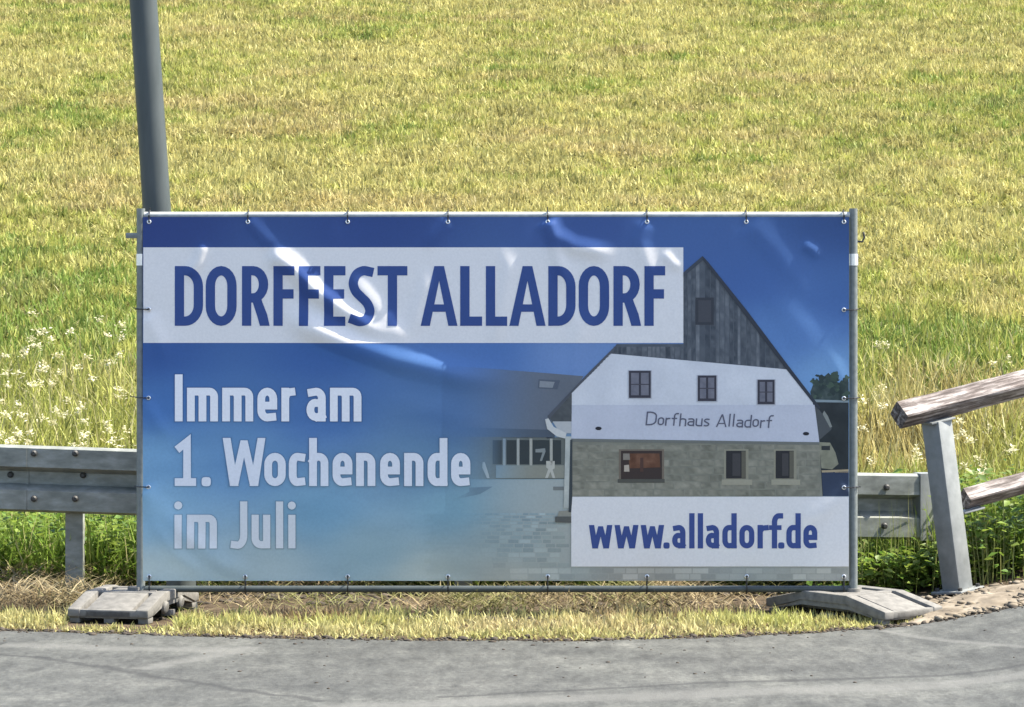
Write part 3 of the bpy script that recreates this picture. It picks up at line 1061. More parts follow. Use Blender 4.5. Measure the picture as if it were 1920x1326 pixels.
# ---- eyelets and cable ties (parts of the banner)
def torus_mesh(R, r, n=14, m=6):
    bm = bmesh.new()
    tube(bm, [(R * math.cos(a), 0, R * math.sin(a)) for a in np.linspace(0, 2 * math.pi, n, endpoint=False)], r, m, closed=True)
    return finish(bm)


eyelet_me = torus_mesh(0.0078, 0.0032)
eyelet_me.materials.append(M['grommet'])
TR = 0.019          # frame tube radius
ZTOP, ZBOT = CAMZ - (403.5 - HZ) / F * D0, CAMZ - (1104.5 - HZ) / F * D0
XL, XR = (264.0 - 960) * D0 / F, (1600.0 - 960) * D0 / F


def eyelet(px, py):
    o = bpy.data.objects.new('eyelet', eyelet_me)
    C.objects.link(o)
    p = bpos(px, py)
    o.location = (p[0], p[1] - 0.0045, p[2])
    o.parent = banner


def tie(px, py, way):
    p = Vector(bpos(px, py))
    e = TR + 0.003
    y0, y1 = p.y - 0.009, e
    if way == 't':
        z = ZTOP
        pts = [(p.x, y0, p.z), (p.x, y0, z - 0.004), (p.x, -0.012, z + e), (p.x, 0.012, z + e), (p.x, y1, z), (p.x, 0.012, z - e - 0.003), (p.x, p.y + 0.004, p.z)]
    elif way == 'b':
        z = ZBOT
        pts = [(p.x, y0, p.z), (p.x, y0, z + 0.004), (p.x, -0.012, z - e), (p.x, 0.012, z - e), (p.x, y1, z), (p.x, 0.012, z + e + 0.003), (p.x, p.y + 0.004, p.z)]
    else:
        cx, s = (XL, -1) if way == 'l' else (XR, 1)
        pts = [(p.x, y0, p.z), (cx, y0 - 0.001, p.z + 0.001), (cx + s * e, -0.012, p.z + 0.002), (cx + s * e, 0.012, p.z + 0.002), (cx, y1, p.z), (cx - s * e, 0.012, p.z), (p.x, p.y + 0.004, p.z)]
    bm = bmesh.new()
    tube(bm, pts, 0.0031, 6, closed=True)
    h = pts[1]
    if way == 't':
        box(bm, h[0], h[1] - 0.001, h[2] - 0.003, 0.008, 0.006, 0.012)
        a = Vector(pts[2])
        tube(bm, [a, a + Vector((rr.uniform(-.004, .004), -0.004, rr.uniform(0.006, 0.018)))], 0.0024, 5)
    elif way == 'b':
        box(bm, h[0], h[1] - 0.001, h[2] + 0.004, 0.008, 0.006, 0.012)
        a = Vector(pts[0])
        tube(bm, [a, a + Vector((rr.uniform(-.004, .004), -0.006, rr.uniform(0.0, 0.014)))], 0.0024, 5)
    else:
        s = -1 if way == 'l' else 1
        a = Vector(pts[2])
        tube(bm, [a, a + Vector((s * rr.uniform(0.004, 0.03), -0.004, rr.uniform(-.002, .008)))], 0.0024, 5)
    link('cable_tie', finish(bm), M['tie'], banner)


for gx_ in TOPG:
    eyelet(gx_, 416)
    tie(gx_, 415, 't')
for gx_ in BOTG:
    eyelet(gx_, 1081)
    tie(gx_, 1081, 'b')
for gy_ in SIDEG[:-1]:
    eyelet(279, gy_)
    tie(279, gy_, 'l')
    eyelet(1582, gy_ + 1)
    tie(1582, gy_ + 1, 'r')

# ------------------------------------------------------------------ fence panel
fp = empty('construction_fence', (0, 0, 0.1))
tag(fp, 'galvanised tube frame of the mobile fence panel carrying the blue banner', 'fence')


def fpart(name, fn, m=M['tube'], label=None):
    bm = bmesh.new()
    fn(bm)
    o_ = link(name, finish(bm), m, fp)
    tag(o_, label)
    return o_


ZPT, ZPB = CAMZ - (391 - HZ) / F * D0, 0.055
for cx in (XL, XR):
    p_ = fpart('post', lambda bm: (tube(bm, [(cx, 0, ZPB), (cx, 0, ZPT)], 0.0205, 16)))
    zs = CAMZ - (487 - HZ) / F * D0
    bm = bmesh.new()
    tube(bm, [(cx, 0, zs - 0.028), (cx, 0, zs + 0.028)], 0.0235, 16)
    c_ = link('clamp_band', finish(bm), M['grommet'], p_)
    c_.matrix_parent_inverse = Matrix()
    c_.parent = p_
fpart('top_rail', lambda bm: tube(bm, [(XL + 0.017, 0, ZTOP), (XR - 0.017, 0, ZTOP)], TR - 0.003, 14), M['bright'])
fpart('bottom_rail', lambda bm: tube(bm, [(XL + 0.017, 0, ZBOT), (XR - 0.017, 0, ZBOT)], TR - 0.003, 14), M['pole'])  # darker zinc than the posts, the rail's shade put into its colour
pl = U(248, 442, 0)
fpart('coupling_peg', lambda bm: box(bm, pl.x, 0, pl.z, 0.062, 0.028, 0.026, bev=0.004))
ph = U(1617, 445, 0)
fpart('hook', lambda bm: tube(bm, [(XR + 0.018, 0.012, ph.z - 0.02), (ph.x, 0.012, ph.z - 0.022), (ph.x + 0.012, 0.012, ph.z), (ph.x + 0.004, 0.012, ph.z + 0.025)], 0.005, 8), M['bolt'])

# ------------------------------------------------------------------ fence feet
def foot(loc, rz, label):
    root = empty('ballast_block', loc)
    root.rotation_euler = (0, 0, rz)
    tag(root, label, 'ballast block', 'ballast blocks under the banner fence')
    W, Lh = 0.40, 0.40
    prof = [(-Lh, 0.068), (-0.145, 0.125), (0.145, 0.125), (Lh, 0.068)]

    def slab(bm, x0, x1, dz, zb, ends=0.0, bev=0.006, zm=None):
        pts = [(-Lh + ends, zb)] + [(y + (ends if y < 0 else -ends) * (abs(y) > 0.3), z - dz) for y, z in prof] + [(Lh - ends, zb)]
        if zm:
            pts += [(Lh - 0.07, zb), (0.16, zm), (-0.16, zm), (-Lh + 0.07, zb)]
        A = [bm.verts.new((x0, y, z)) for y, z in pts]
        B = [bm.verts.new((x1, y, z)) for y, z in pts]
        fs = []
        n = len(pts)
        for k in range(n):
            fs.append(bm.faces.new((A[k], A[(k + 1) % n], B[(k + 1) % n], B[k])))
        fs.append(bm.faces.new(A[::-1]))
        fs.append(bm.faces.new(B))
        es = list({e for f_ in fs for e in f_.edges})
        bmesh.ops.bevel(bm, geom=es, offset=bev, segments=2, affect='EDGES', profile=0.5)

    def part(name, fn, m=M['rubber']):
        bm = bmesh.new()
        fn(bm)
        o_ = bpy.data.objects.new(name, finish(bm, True, 40))
        o_.data.materials.append(m)
        C.objects.link(o_)
        o_.parent = root

    def base_fn(bm):
        slab(bm, -W / 2 + 0.006, W / 2 - 0.006, 0.034, 0.024, 0.012, 0.003, 0.06)
        for x_ in (-0.17, 0.0, 0.17):
            for y_ in (-0.345, 0.0, 0.345):
                box(bm, x_, y_, 0.0135, 0.05, 0.075, 0.027, bev=0.003)
    part('base', base_fn)
    part('side_rib', lambda bm: slab(bm, -W / 2, -W / 2 + 0.062, 0.0, 0.030, zm=0.088))
    part('side_rib', lambda bm: slab(bm, W / 2 - 0.062, W / 2, 0.0, 0.030, zm=0.088))
    part('centre_panel', lambda bm: slab(bm, -0.112, 0.112, 0.007, 0.032, 0.004, 0.004))
    def end_fn(s):
        def fn(bm):
            box(bm, 0, s * (Lh - 0.022), 0.048, W - 0.01, 0.036, 0.034, bev=0.005)
            box(bm, 0, s * 0.10, 0.108, W - 0.01, 0.05, 0.028, bev=0.004)
        return fn
    for s in (-1, 1):
        part('end_bar', end_fn(s))
    for s in (1,):
        for y_ in (-0.14, 0.10):
            part('hand_grip', lambda bm: tube(bm, [(s * (W / 2 - 0.01), y_, 0.055), (s * (W / 2 + 0.004), y_, 0.055), (s * (W / 2 + 0.012), y_, 0.054)], 0.035, 12, radii=[0.032, 0.031, 0.022]))
    part('socket', lambda bm: tube(bm, [(0, 0, 0.09), (0, 0, 0.134)], 0.034, 16))
    return root


def zgf(x, y):
    return float(zg(np.array([x]), np.array([y]))[0])


foot((XL - 0.03, 0.0, 0.012), math.radians(-12), 'grey plastic ballast block lying in grass under the left banner post')
foot((XR, 0.0, 0.004), math.radians(40), 'grey plastic ballast block turned onto the asphalt under the right banner post')

# ------------------------------------------------------------------ lamp post (only its shaft is in view)
b0, b1 = U(343, 1146, 0.34), U(294, 392, 0.34)
axis_v = (b1 - b0).normalized()
bm = bmesh.new()
Lp = 6.0
b0 = b0 - axis_v * 0.12
tube(bm, [b0 + axis_v * Lp * k / 12 for k in range(13)], 0.07, 28, radii=[0.0735 - 0.010 * k / 12 for k in range(13)])
tube(bm, [b0 + axis_v * (Lp - 0.0), b0 + axis_v * (Lp + 0.03), b0 + axis_v * (Lp + 0.05)], 0.06, 28, radii=[0.0645, 0.058, 0.03])
o = link('metal_pole', finish(bm), M['pole'])
tag(o, 'tall grey steel pole leaning slightly left behind the banner', 'pole')

# ------------------------------------------------------------------ guardrail
gr = empty('guardrail', (-2.25, 1.1, 0.0))
tag(gr, 'galvanised W-beam crash barrier running behind the banner, ending beside the timber railing', 'guardrail')
PZ = [(0.05, 0.0), (0.083, 0.014), (0.083, 0.112), (0.004, 0.142), (0.004, 0.204), (0.083, 0.232), (0.083, 0.328), (0.05, 0.341)]
px_end = 1722
xe = (px_end - 960) * 17.25 / F
xs_ = list(np.linspace(-5.2, 1.0, 16)) + list(np.linspace(1.15, xe, 12))


def gy_at(x):
    s = max(0.0, x - 1.1)
    return 1.0 + 0.13 * s * s + 0.06 * s


def gz_at(x):
    return 0.436 + (x + 2.72) * (0.268 - 0.436) / (xe + 2.72)


def beam(x_list, off, name, parent):
    bm = bmesh.new()
    rings = []
    for x in x_list:
        dx = 0.01
        t = Vector((dx, gy_at(x + dx) - gy_at(x), 0)).normalized()
        nrm = Vector((t.y, -t.x, 0))
        rings.append([bm.verts.new(Vector((x, gy_at(x), gz_at(x) + z)) + nrm * (d + off)) for d, z in PZ])
    for A, B in zip(rings[:-1], rings[1:]):
        for k in range(len(PZ) - 1):
            bm.faces.new((A[k], B[k], B[k + 1], A[k + 1]))
    bmesh.ops.bevel(bm, geom=[e for e in bm.edges if abs(e.verts[0].co.x - e.verts[1].co.x) > 0.012 and len(e.link_faces) == 2 and e.calc_face_angle(0) > 0.2], offset=0.007, segments=2, affect='EDGES', profile=0.5)
    o_ = link(name, finish(bm, False), M['rail_steel'], parent)
    md = o_.modifiers.new('thick', 'SOLIDIFY')
    md.thickness = 0.004
    md.offset = -1
    return o_


xspl = (54 - 960) * 17 / F
beam([x for x in xs_ if x < xspl] + [xspl], 0.0, 'beam', gr)
beam([xspl - 0.22, xspl - 0.1] + [x for x in xs_ if x > xspl - 0.02], -0.0052, 'beam', gr)
# rounded end shoe
bm = bmesh.new()
for_t = Vector((0.01, gy_at(xe + 0.01) - gy_at(xe), 0)).normalized()
nrm = Vector((for_t.y, -for_t.x, 0))
P0 = Vector((xe, gy_at(xe), gz_at(xe) - 0.003))
outl = [(-0.035, 0.086), (0.02, 0.088), (0.048, 0.074), (0.056, 0.05), (0.05, 0.0), (0.03, -0.01), (-0.035, -0.006)]
prism(bm, [for_t * a + nrm * d for a, d in outl], [P0, P0 + Vector((0, 0, 0.006)), P0 + Vector((0, 0, 0.341)), P0 + Vector((0, 0, 0.347))])
link('end_shoe', finish(bm, True, 40), M['post_paint'], gr)
# posts
for x in (-4.25, -2.25, -0.25, 1.55):
    bm = bmesh.new()
    y = gy_at(x) + 0.012
    zt = gz_at(x) + 0.32
    s = [(-0.045, 0.0), (0.045, 0.0), (0.045, 0.075), (0.02, 0.075), (0.02, 0.069), (0.039, 0.069), (0.039, 0.006), (-0.039, 0.006), (-0.039, 0.075), (-0.045, 0.075)]
    prism(bm, [Vector((a, b, 0)) for a, b in s], [Vector((x, y, -0.25)), Vector((x, y, zt))])
    link('post', finish(bm, True, 20), M['rail_steel'], gr)
    bm = bmesh.new()
    box(bm, x, y - 0.004, gz_at(x) + 0.172, 0.07, 0.012, 0.05, bev=0.002)
    link('bracket', finish(bm), M['rail_steel'], gr)


def bolt(px, py):
    x = (px - 960) * 17.0 / F
    y = gy_at(x)
    for _ in range(3):
        x = (px - 960) * (D0 + y) / F
        y = gy_at(x)
    z = CAMZ - (py - HZ) * (D0 + y - 0.08) / F
    zr = z - gz_at(x)
    d = float(np.interp(zr, [q[1] for q in PZ], [q[0] for q in PZ]))
    t = Vector((0.01, gy_at(x + 0.01) - gy_at(x), 0)).normalized()
    nn = Vector((t.y, -t.x, 0))
    p = Vector((x, y, z)) + nn * (d - 0.002)
    bm = bmesh.new()
    tube(bm, [p, p + nn * 0.012, p + nn * 0.020], 0.016, 10, radii=[0.017, 0.016, 0.009])
    link('bolt', finish(bm), M['bolt'], gr)


for q in ((68, 850), (145, 850), (68, 935), (145, 935), (156, 893), (20, 892), (1651, 914), (1647, 986)):
    bolt(*q)

# ------------------------------------------------------------------ timber railing
tr_ = empty('timber_railing', (2.24, 0.5, 0.05))
tag(tr_, 'weathered timber railing on a tilted square steel post at the right edge', 'railing')
hd = Vector((0.866, 0.5, 0.178)).normalized()
side = hd.cross(Vector((0, 0, 1))).normalized()      # towards the road
upv = side.cross(hd).normalized()
pb = U(1796, 1107, 0.5)
ptop = U(1756, 789, 0.5)
bm = bmesh.new()
av = (ptop - pb).normalized()
s_ = 0.110
r1 = (hd - av * hd.dot(av)).normalized()
r2 = av.cross(r1).normalized()
ca, sa = math.cos(math.radians(15)), math.sin(math.radians(15))
q1, q2 = r1 * ca + r2 * sa, -r1 * sa + r2 * ca


def sq_prism(bm, p0, p1, a, b, h, bev=0.006):
    A = [bm.verts.new(p0 + (a * i + b * j) * h) for i, j in ((-1, -1), (1, -1), (1, 1), (-1, 1))]
    B = [bm.verts.new(p1 + (a * i + b * j) * h) for i, j in ((-1, -1), (1, -1), (1, 1), (-1, 1))]
    fs = [bm.faces.new((A[k], A[(k + 1) % 4], B[(k + 1) % 4], B[k])) for k in range(4)]
    fs += [bm.faces.new(A[::-1]), bm.faces.new(B)]
    if bev:
        bmesh.ops.bevel(bm, geom=list({e for f_ in fs for e in f_.edges}), offset=bev, segments=2, affect='EDGES', profile=0.5)


for k in (0, 1):
    sh = hd * 2.0 * k
    bm = bmesh.new()
    sq_prism(bm, pb + sh, ptop + sh, q1, q2, s_ / 2)
    post = link('post', finish(bm), M['post_paint'], tr_)
    bm = bmesh.new()
    box(bm, 0, 0, 0, 0.19, 0.19, 0.014, bev=0.003)
    bmesh.ops.transform(bm, matrix=Matrix.Translation(pb + sh - av * 0.0) @ Matrix((q1, q2, av)).transposed().to_4x4(), verts=bm.verts[:])
    bp_ = link('base_plate', finish(bm), M['post_paint'], post)
    for i, j in ((-1, -1), (1, -1), (1, 1), (-1, 1)):
        bm = bmesh.new()
        p = pb + sh + (q1 * i + q2 * j) * 0.072
        tube(bm, [p, p + av * 0.022], 0.011, 8)
        link('anchor_bolt', finish(bm), M['bolt'], post)
    bm = bmesh.new()
    box(bm, 0, 0, 0, 0.15, 0.12, 0.010, bev=0.002)
    bmesh.ops.transform(bm, matrix=Matrix.Translation(ptop + sh + av * 0.002) @ Matrix((hd, -side, upv)).transposed().to_4x4(), verts=bm.verts[:])
    link('cap_plate', finish(bm), M['post_paint'], post)


def timber_rail(start, length, h, name='rail'):
    """square timber set on edge, corners worn"""
    bm = bmesh.new()
    la, lb = Vector((0, -0.7071, 0.7071)), Vector((0, 0.7071, 0.7071))
    n = 28
    rings = []
    R0 = random.Random(int(start.z * 1000))
    corner = []
    for i, j in ((-1, -1), (1, -1), (1, 1), (-1, 1)):
        corner += [(i * 1.0, j * 0.86) if i * j > 0 else (i * 0.86, j * 1.0), (i * 0.86, j * 1.0) if i * j > 0 else (i * 1.0, j * 0.86)]
    for k in range(n + 1):
        rings.append([bm.verts.new(Vector((length * k / n + (R0.uniform(-0.006, 0.006) if k == 0 else 0), 0, 0)) + (la * i + lb * j) * h * R0.uniform(0.965, 1.03)) for i, j in corner])
    m = len(corner)
    for A, B in zip(rings[:-1], rings[1:]):
        for q in range(m):
            bm.faces.new((A[q], A[(q + 1) % m], B[(q + 1) % m], B[q]))
    bm.faces.new(rings[0][::-1])
    bm.faces.new(rings[-1])
    o_ = link(name, finish(bm, True, 30), M['timber'], tr_)
    o_.matrix_basis = Matrix.Translation(start) @ Matrix((hd, -side, upv)).transposed().to_4x4()
    return o_


rail_top = ptop + av * 0.007 + upv * 0.066 
st = U(1681, 774, 0.5)
tt_ = (st.x - rail_top.x) / hd.x
timber_rail(rail_top + hd * tt_, 2.9, 0.052)
lo = U(1808, 936, 0.56)
timber_rail(lo, 2.6, 0.042)
bm = bmesh.new()
box(bm, 0, 0, 0, 0.13, 0.07, 0.010, bev=0.002)
bmesh.ops.transform(bm, matrix=Matrix.Translation(lo + hd * 0.03 - upv * 0.062) @ Matrix((hd, -side, upv)).transposed().to_4x4(), verts=bm.verts[:])
link('bracket', finish(bm), M['post_paint'], tr_)

# ------------------------------------------------------------------ vegetation
def blades(pos, h, w, lean, az, col, seg=2, curl=0.5, tipcol=1.15, face=None):
    """grass blades: pos (N,3), h, w, lean (0 upright..1 flat), az lean direction"""
    N = len(pos)
    fa = RNG.uniform(0, math.pi, N) if face is None else face
    wx, wy = np.cos(fa) * w / 2, np.sin(fa) * w / 2
    lx, ly = np.cos(az), np.sin(az)
    rows = []
    for k in range(seg + 1):
        t = k / seg
        bend = lean * (t + curl * t * t) / (1 + curl) if curl else lean * t
        up = np.sqrt(np.maximum(1 - lean ** 2, 0.02)) * t * (1 - 0.25 * curl * lean * t)
        c = pos + np.stack([lx * bend * h, ly * bend * h, up * h], -1)
        rows.append((c, 1 - t * 0.75 if k < seg else 0))
    V, T, Cc = [], [], []
    nb = 2 * seg + 1
    A = np.zeros((N, nb, 3), np.float32)
    K = np.zeros((N, nb, 3), np.float32)
    for k, (c, ww) in enumerate(rows):
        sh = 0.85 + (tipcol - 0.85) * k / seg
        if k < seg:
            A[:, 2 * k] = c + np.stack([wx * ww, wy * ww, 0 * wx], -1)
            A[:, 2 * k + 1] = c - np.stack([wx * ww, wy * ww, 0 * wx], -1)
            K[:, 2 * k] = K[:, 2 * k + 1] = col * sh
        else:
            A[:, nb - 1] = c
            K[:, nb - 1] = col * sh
    base = (np.arange(N) * nb)[:, None]
    tri = []
    for k in range(seg - 1):
        tri += [[2 * k, 2 * k + 1, 2 * k + 3], [2 * k, 2 * k + 3, 2 * k + 2]]
    tri.append([2 * seg - 2, 2 * seg - 1, nb - 1])
    T = (base[:, :, None] + np.array(tri)[None]).reshape(-1, 3)
    return A.reshape(-1, 3), T, K.reshape(-1, 3)


def veg_obj(name, parts, m, label, cat):
    V, T, K, n = [], [], [], 0
    for v, t, k in parts:
        V.append(v)
        T.append(t + n)
        K.append(k * 0.89)
        n += len(v)
    o_ = link(name, mesh_np(name, np.concatenate(V), None, np.concatenate(T), np.clip(np.concatenate(K), 0.002, 0.9)), m)
    return tag(o_, label, cat, kind='stuff')


def put(x, y, dz=-0.006):
    return np.stack([x, y, zg(x, y) + dz], -1)


def lerp(a, b, t):
    return np.asarray(a)[None] * (1 - t[:, None]) + np.asarray(b)[None] * t[:, None]


def half_w(y):
    return (y + D0) * 0.1548


STRAW, YGREEN, GREEN, DGREEN, TAN, PINK = (0.455, 0.41, 0.15), (0.34, 0.35, 0.085), (0.18, 0.25, 0.05), (0.07, 0.125, 0.025), (0.43, 0.33, 0.17), (0.42, 0.27, 0.17)


def field_color(x, y):
    a = fbm(x * 0.55, y * 0.42, 61)
    b = fbm(x * 1.1, y * 3.0, 62)
    c = fbm(x * 7, y * 7, 63, 2)
    near = 1 - smooth(5, 13, y)
    g = np.clip(0.30 + (a - 0.5) * 1.1 + (b - 0.5) * 0.9 + (c - 0.5) * 1.1 + near * 0.5, 0, 1)
    g = np.clip(g + 0.35 * smooth(3.0, 5.0, y) * (1 - smooth(7.0, 10.5, y)) * smooth(0.5, 2.0, x), 0, 1)
    left = smooth(-1.5, -3.2, x) * (1 - smooth(9, 15, y))
    g = np.clip(g + left * 0.38, 0, 1)
    col = lerp(STRAW, YGREEN, smooth(0.15, 0.6, g))
    t = smooth(0.55, 1.0, g)[:, None]
    col = col * (1 - t) + np.array(GREEN) * t
    p = smooth(0.60, 0.74, fbm(x * 0.8 + 9, y * 1.1, 64))[:, None] * (1 - near[:, None]) * 0.28
    col = col * (1 - p) + np.array(PINK) * p
    return col


# mown field
N = 1180000
u = RNG.random(N)
y = 5.0 + 35.0 * u ** 0.92
uu = RNG.random(N) * 2 - 1
x = np.where(RNG.random(N) < 0.64, uu * (half_w(y) + 0.9), np.sign(uu) * (half_w(y) + 0.9 + np.abs(uu) ** 1.3 * (half_w(y) * 0.9 + 3)))
keep = 0.6 * vnoise(x * 9, y * 9, 71) + 0.5 * vnoise(x * 2.2, y * 11, 77) + 0.4 * RNG.random(N) > 0.42
x, y = x[keep], y[keep]
col = field_color(x, y) * (0.72 + 0.56 * RNG.random(len(x)))[:, None] * (0.62 + 0.7 * vnoise(x * 8, y * 10, 72))[:, None]
str_ = smooth(0.55, 0.75, fbm(x * 0.9, y * 4.0, 73))
h = 0.045 + 0.05 * RNG.random(len(x)) + 0.05 * vnoise(x * 6, y * 6, 74) ** 2 + 0.03 * (1 - smooth(6, 12, y))
lay = RNG.random(len(x)) < 0.42
lean = np.where(lay, RNG.uniform(0.8, 0.98, len(x)), RNG.uniform(0.1, 0.9, len(x)))
col = np.where(lay[:, None], col * 0.6 + np.array(STRAW) * 0.48, col)
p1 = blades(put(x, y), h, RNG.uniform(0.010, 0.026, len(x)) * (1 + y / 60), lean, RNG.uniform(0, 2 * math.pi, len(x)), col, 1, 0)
# darker tussocks
n2 = 14000
tx = RNG.uniform(-8, 8, 420)
ty = 6 + 30 * RNG.random(420)
tw = RNG.uniform(0.06, 0.5, 420)
k = RNG.integers(0, 420, n2)
x = tx[k] + RNG.normal(0, 1, n2) * tw[k]
y = ty[k] + RNG.normal(0, 0.06, n2)
p2 = blades(put(x, y), RNG.uniform(0.07, 0.15, n2), RNG.uniform(0.007, 0.012, n2), RNG.uniform(0.1, 0.7, n2), RNG.uniform(0, 6.28, n2), np.array((0.15, 0.165, 0.045)) * RNG.uniform(0.5, 1.2, n2)[:, None], 2)
veg_obj('mown_grass', [p1, p2], M['veg'], 'short dry yellow-green mown grass covering the hillside', 'grass')

# unmown strip behind the guardrail
N = 150000
y = 1.15 + 8.3 * RNG.random(N) ** 1.35
x = (RNG.random(N) * 2 - 1) * (half_w(y) + 2.2)
tall = 1 - smooth(4.2, 8.5, y + 1.4 * (fbm(x * 0.8, y * 0.8, 81) - 0.5))
ok = (RNG.random(N) < 0.3 + 0.7 * tall) & (vnoise(x * 3, y * 3, 82) + 0.6 * RNG.random(N) > 0.3)
x, y, tall = x[ok], y[ok], tall[ok]
n_ = len(x)
lush = 1 - smooth(1.6, 3.4, y + 1.2 * (fbm(x, y, 83) - 0.5))
brown = smooth(0.42, 0.62, fbm(x * 0.9 + 5, y * 0.7, 84)) * smooth(2.6, 4.0, y) * (1 - smooth(6, 7.6, y))
col = lerp(YGREEN, (0.20, 0.29, 0.045), lush)
col = col * (1 - brown[:, None] * 0.75) + np.array((0.40, 0.31, 0.13)) * brown[:, None] * 0.75
col = col * (0.5 + 0.9 * RNG.random(n_))[:, None]
pale = RNG.random(n_) < 0.16 * (1 - 0.5 * lush)
col = np.where(pale[:, None], np.array((0.50, 0.45, 0.22)) * RNG.uniform(0.7, 1.1, n_)[:, None], col)
h = (0.10 + tall * (0.16 + 0.26 * vnoise(x * 1.7, y * 1.7, 85))) * RNG.uniform(0.55, 1.2, n_)
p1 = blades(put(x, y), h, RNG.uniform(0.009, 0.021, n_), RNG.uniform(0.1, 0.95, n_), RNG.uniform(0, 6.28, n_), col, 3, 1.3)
veg_obj('tall_grass', [p1], M['veg'], 'tall unmown grass with dry stems in the strip behind the guardrail', 'grass')


def leaves(pos, size, col, tilt=0.6):
    """broad folded leaves, 4 triangles each"""
    N = len(pos)
    az = RNG.uniform(0, 6.283, N)
    el = RNG.uniform(-0.3, 1.0, N) * tilt
    d = np.stack([np.cos(az) * np.cos(el), np.sin(az) * np.cos(el), np.sin(el)], -1)
    s = np.stack([-np.sin(az), np.cos(az), RNG.uniform(-0.5, 0.5, N)], -1)
    up = np.cross(d, s)
    L = size[:, None]
    A = np.zeros((N, 5, 3))
    A[:, 0] = pos
    A[:, 1] = pos + d * L * 0.5 + s * L * 0.28 + up * L * 0.10
    A[:, 2] = pos + d * L
    A[:, 3] = pos + d * L * 0.5 - s * L * 0.28 + up * L * 0.10
    A[:, 4] = pos + d * L * 0.52
    K = np.repeat(col[:, None], 5, 1) * np.array([0.85, 1.05, 1.1, 1.05, 0.9])[None, :, None]
    tri = np.array([[0, 4, 1], [1, 4, 2], [0, 3, 4], [4, 3, 2]])
    T = (np.arange(N)[:, None, None] * 5 + tri[None]).reshape(-1, 3)
    return A.reshape(-1, 3), T, K.reshape(-1, 3)


# leafy weeds: clumps below the guardrail and round the railing
parts = []
cl = []
for _ in range(560):
    zone = random.random()
    if zone < 0.42:
        cl.append((random.uniform(1.62, 3.6), random.uniform(0.75, 2.4), random.uniform(0.25, 0.5)))
    elif zone < 0.75:
        cl.append((random.uniform(-4.0, -1.7), random.uniform(1.15, 2.4), random.uniform(0.2, 0.45)))
    else:
        cl.append((random.uniform(-1.7, 1.7), random.uniform(1.2, 2.2), random.uniform(0.2, 0.4)))
cl = np.array([c for c in cl if not (c[0] > 1.9 and c[1] < float(edge(c[0])) + 0.95)])
n3 = 26000
k = RNG.integers(0, len(cl), n3)
hh = RNG.random(n3) ** 0.8 * np.where((cl[k, 0] < 2.25) & (cl[k, 0] > 1.4) & (cl[k, 1] < 1.3), np.minimum(cl[k, 2], 0.2), cl[k, 2])
x = cl[k, 0] + RNG.normal(0, 0.10, n3)
y = cl[k, 1] + RNG.normal(0, 0.10, n3)
y = np.maximum(y, 0.62)
pos = np.stack([x, y, zg(x, y) + hh], -1)
ccol = lerp((0.10, 0.19, 0.03), (0.24, 0.31, 0.05), RNG.random(n3)) * (0.55 + 0.75 * vnoise(cl[k, 0] * 9, cl[k, 1] * 9, 91))[:, None]
parts.append(leaves(pos, RNG.uniform(0.03, 0.075, n3), ccol))
n4 = 3000
k = RNG.integers(0, len(cl), n4)
x = cl[k, 0] + RNG.normal(0, 0.08, n4)
y = np.maximum(cl[k, 1] + RNG.normal(0, 0.08, n4), 0.6)
parts.append(blades(put(x, y), cl[k, 2] * RNG.uniform(0.7, 1.3, n4), RNG.uniform(0.004, 0.008, n4), RNG.uniform(0.0, 0.35, n4), RNG.uniform(0, 6.28, n4), lerp((0.16, 0.22, 0.05), (0.34, 0.33, 0.12), RNG.random(n4)), 3))
veg_obj('leafy_weeds', parts, M['leaf'], 'lush green leafy weeds growing under the guardrail and timber railing', 'weeds')


# white and cream flower heads
def flower_heads(fx, fy, fh, rad):
    parts = []
    n_ = len(fx)
    z0 = zg(fx, fy)
    parts.append(blades(np.stack([fx, fy, z0], -1), fh, np.full(n_, 0.005), RNG.uniform(0, 0.12, n_), RNG.uniform(0, 6.28, n_), np.tile(np.array((0.22, 0.25, 0.07)), (n_, 1)), 2))
    m_ = 24
    px_ = np.repeat(fx, m_) + RNG.normal(0, 1, n_ * m_) * np.repeat(rad, m_) * 0.4
    py_ = np.repeat(fy, m_) + RNG.normal(0, 1, n_ * m_) * np.repeat(rad, m_) * 0.4
    pz_ = np.repeat(z0 + fh * 0.98, m_) + RNG.normal(0, 0.012, n_ * m_)
    parts.append(leaves(np.stack([px_, py_, pz_], -1), RNG.uniform(0.016, 0.03, n_ * m_), lerp((0.66, 0.60, 0.36), (0.78, 0.75, 0.56), RNG.random(n_ * m_)), 0.8))
    return parts


fx, fy, fh, fr = [], [], [], []
for _ in range(75):
    fx.append(random.gauss(-3.05, 0.42)); fy.append(random.uniform(3.0, 6.6)); fh.append(random.uniform(0.28, 0.5)); fr.append(random.uniform(0.02, 0.045))
for _ in range(75):
    fx.append(random.uniform(-4.2, -2.0)); fy.append(random.uniform(2.0, 4.0)); fh.append(random.uniform(0.35, 0.55)); fr.append(random.uniform(0.02, 0.045))
for _ in range(55):
    fx.append(random.uniform(2.3, 4.0)); fy.append(random.uniform(1.5, 3.6)); fh.append(random.uniform(0.3, 0.5)); fr.append(random.uniform(0.018, 0.035))
for _ in range(22):
    fx.append(random.uniform(1.6, 3.6)); fy.append(random.uniform(3.0, 7.0)); fh.append(random.uniform(0.2, 0.4)); fr.append(random.uniform(0.015, 0.03))
veg_obj('wild_flowers', flower_heads(np.array(fx), np.array(fy), np.array(fh), np.array(fr)), M['petal'], 'cream white wild flower heads scattered in the tall grass', 'flowers')

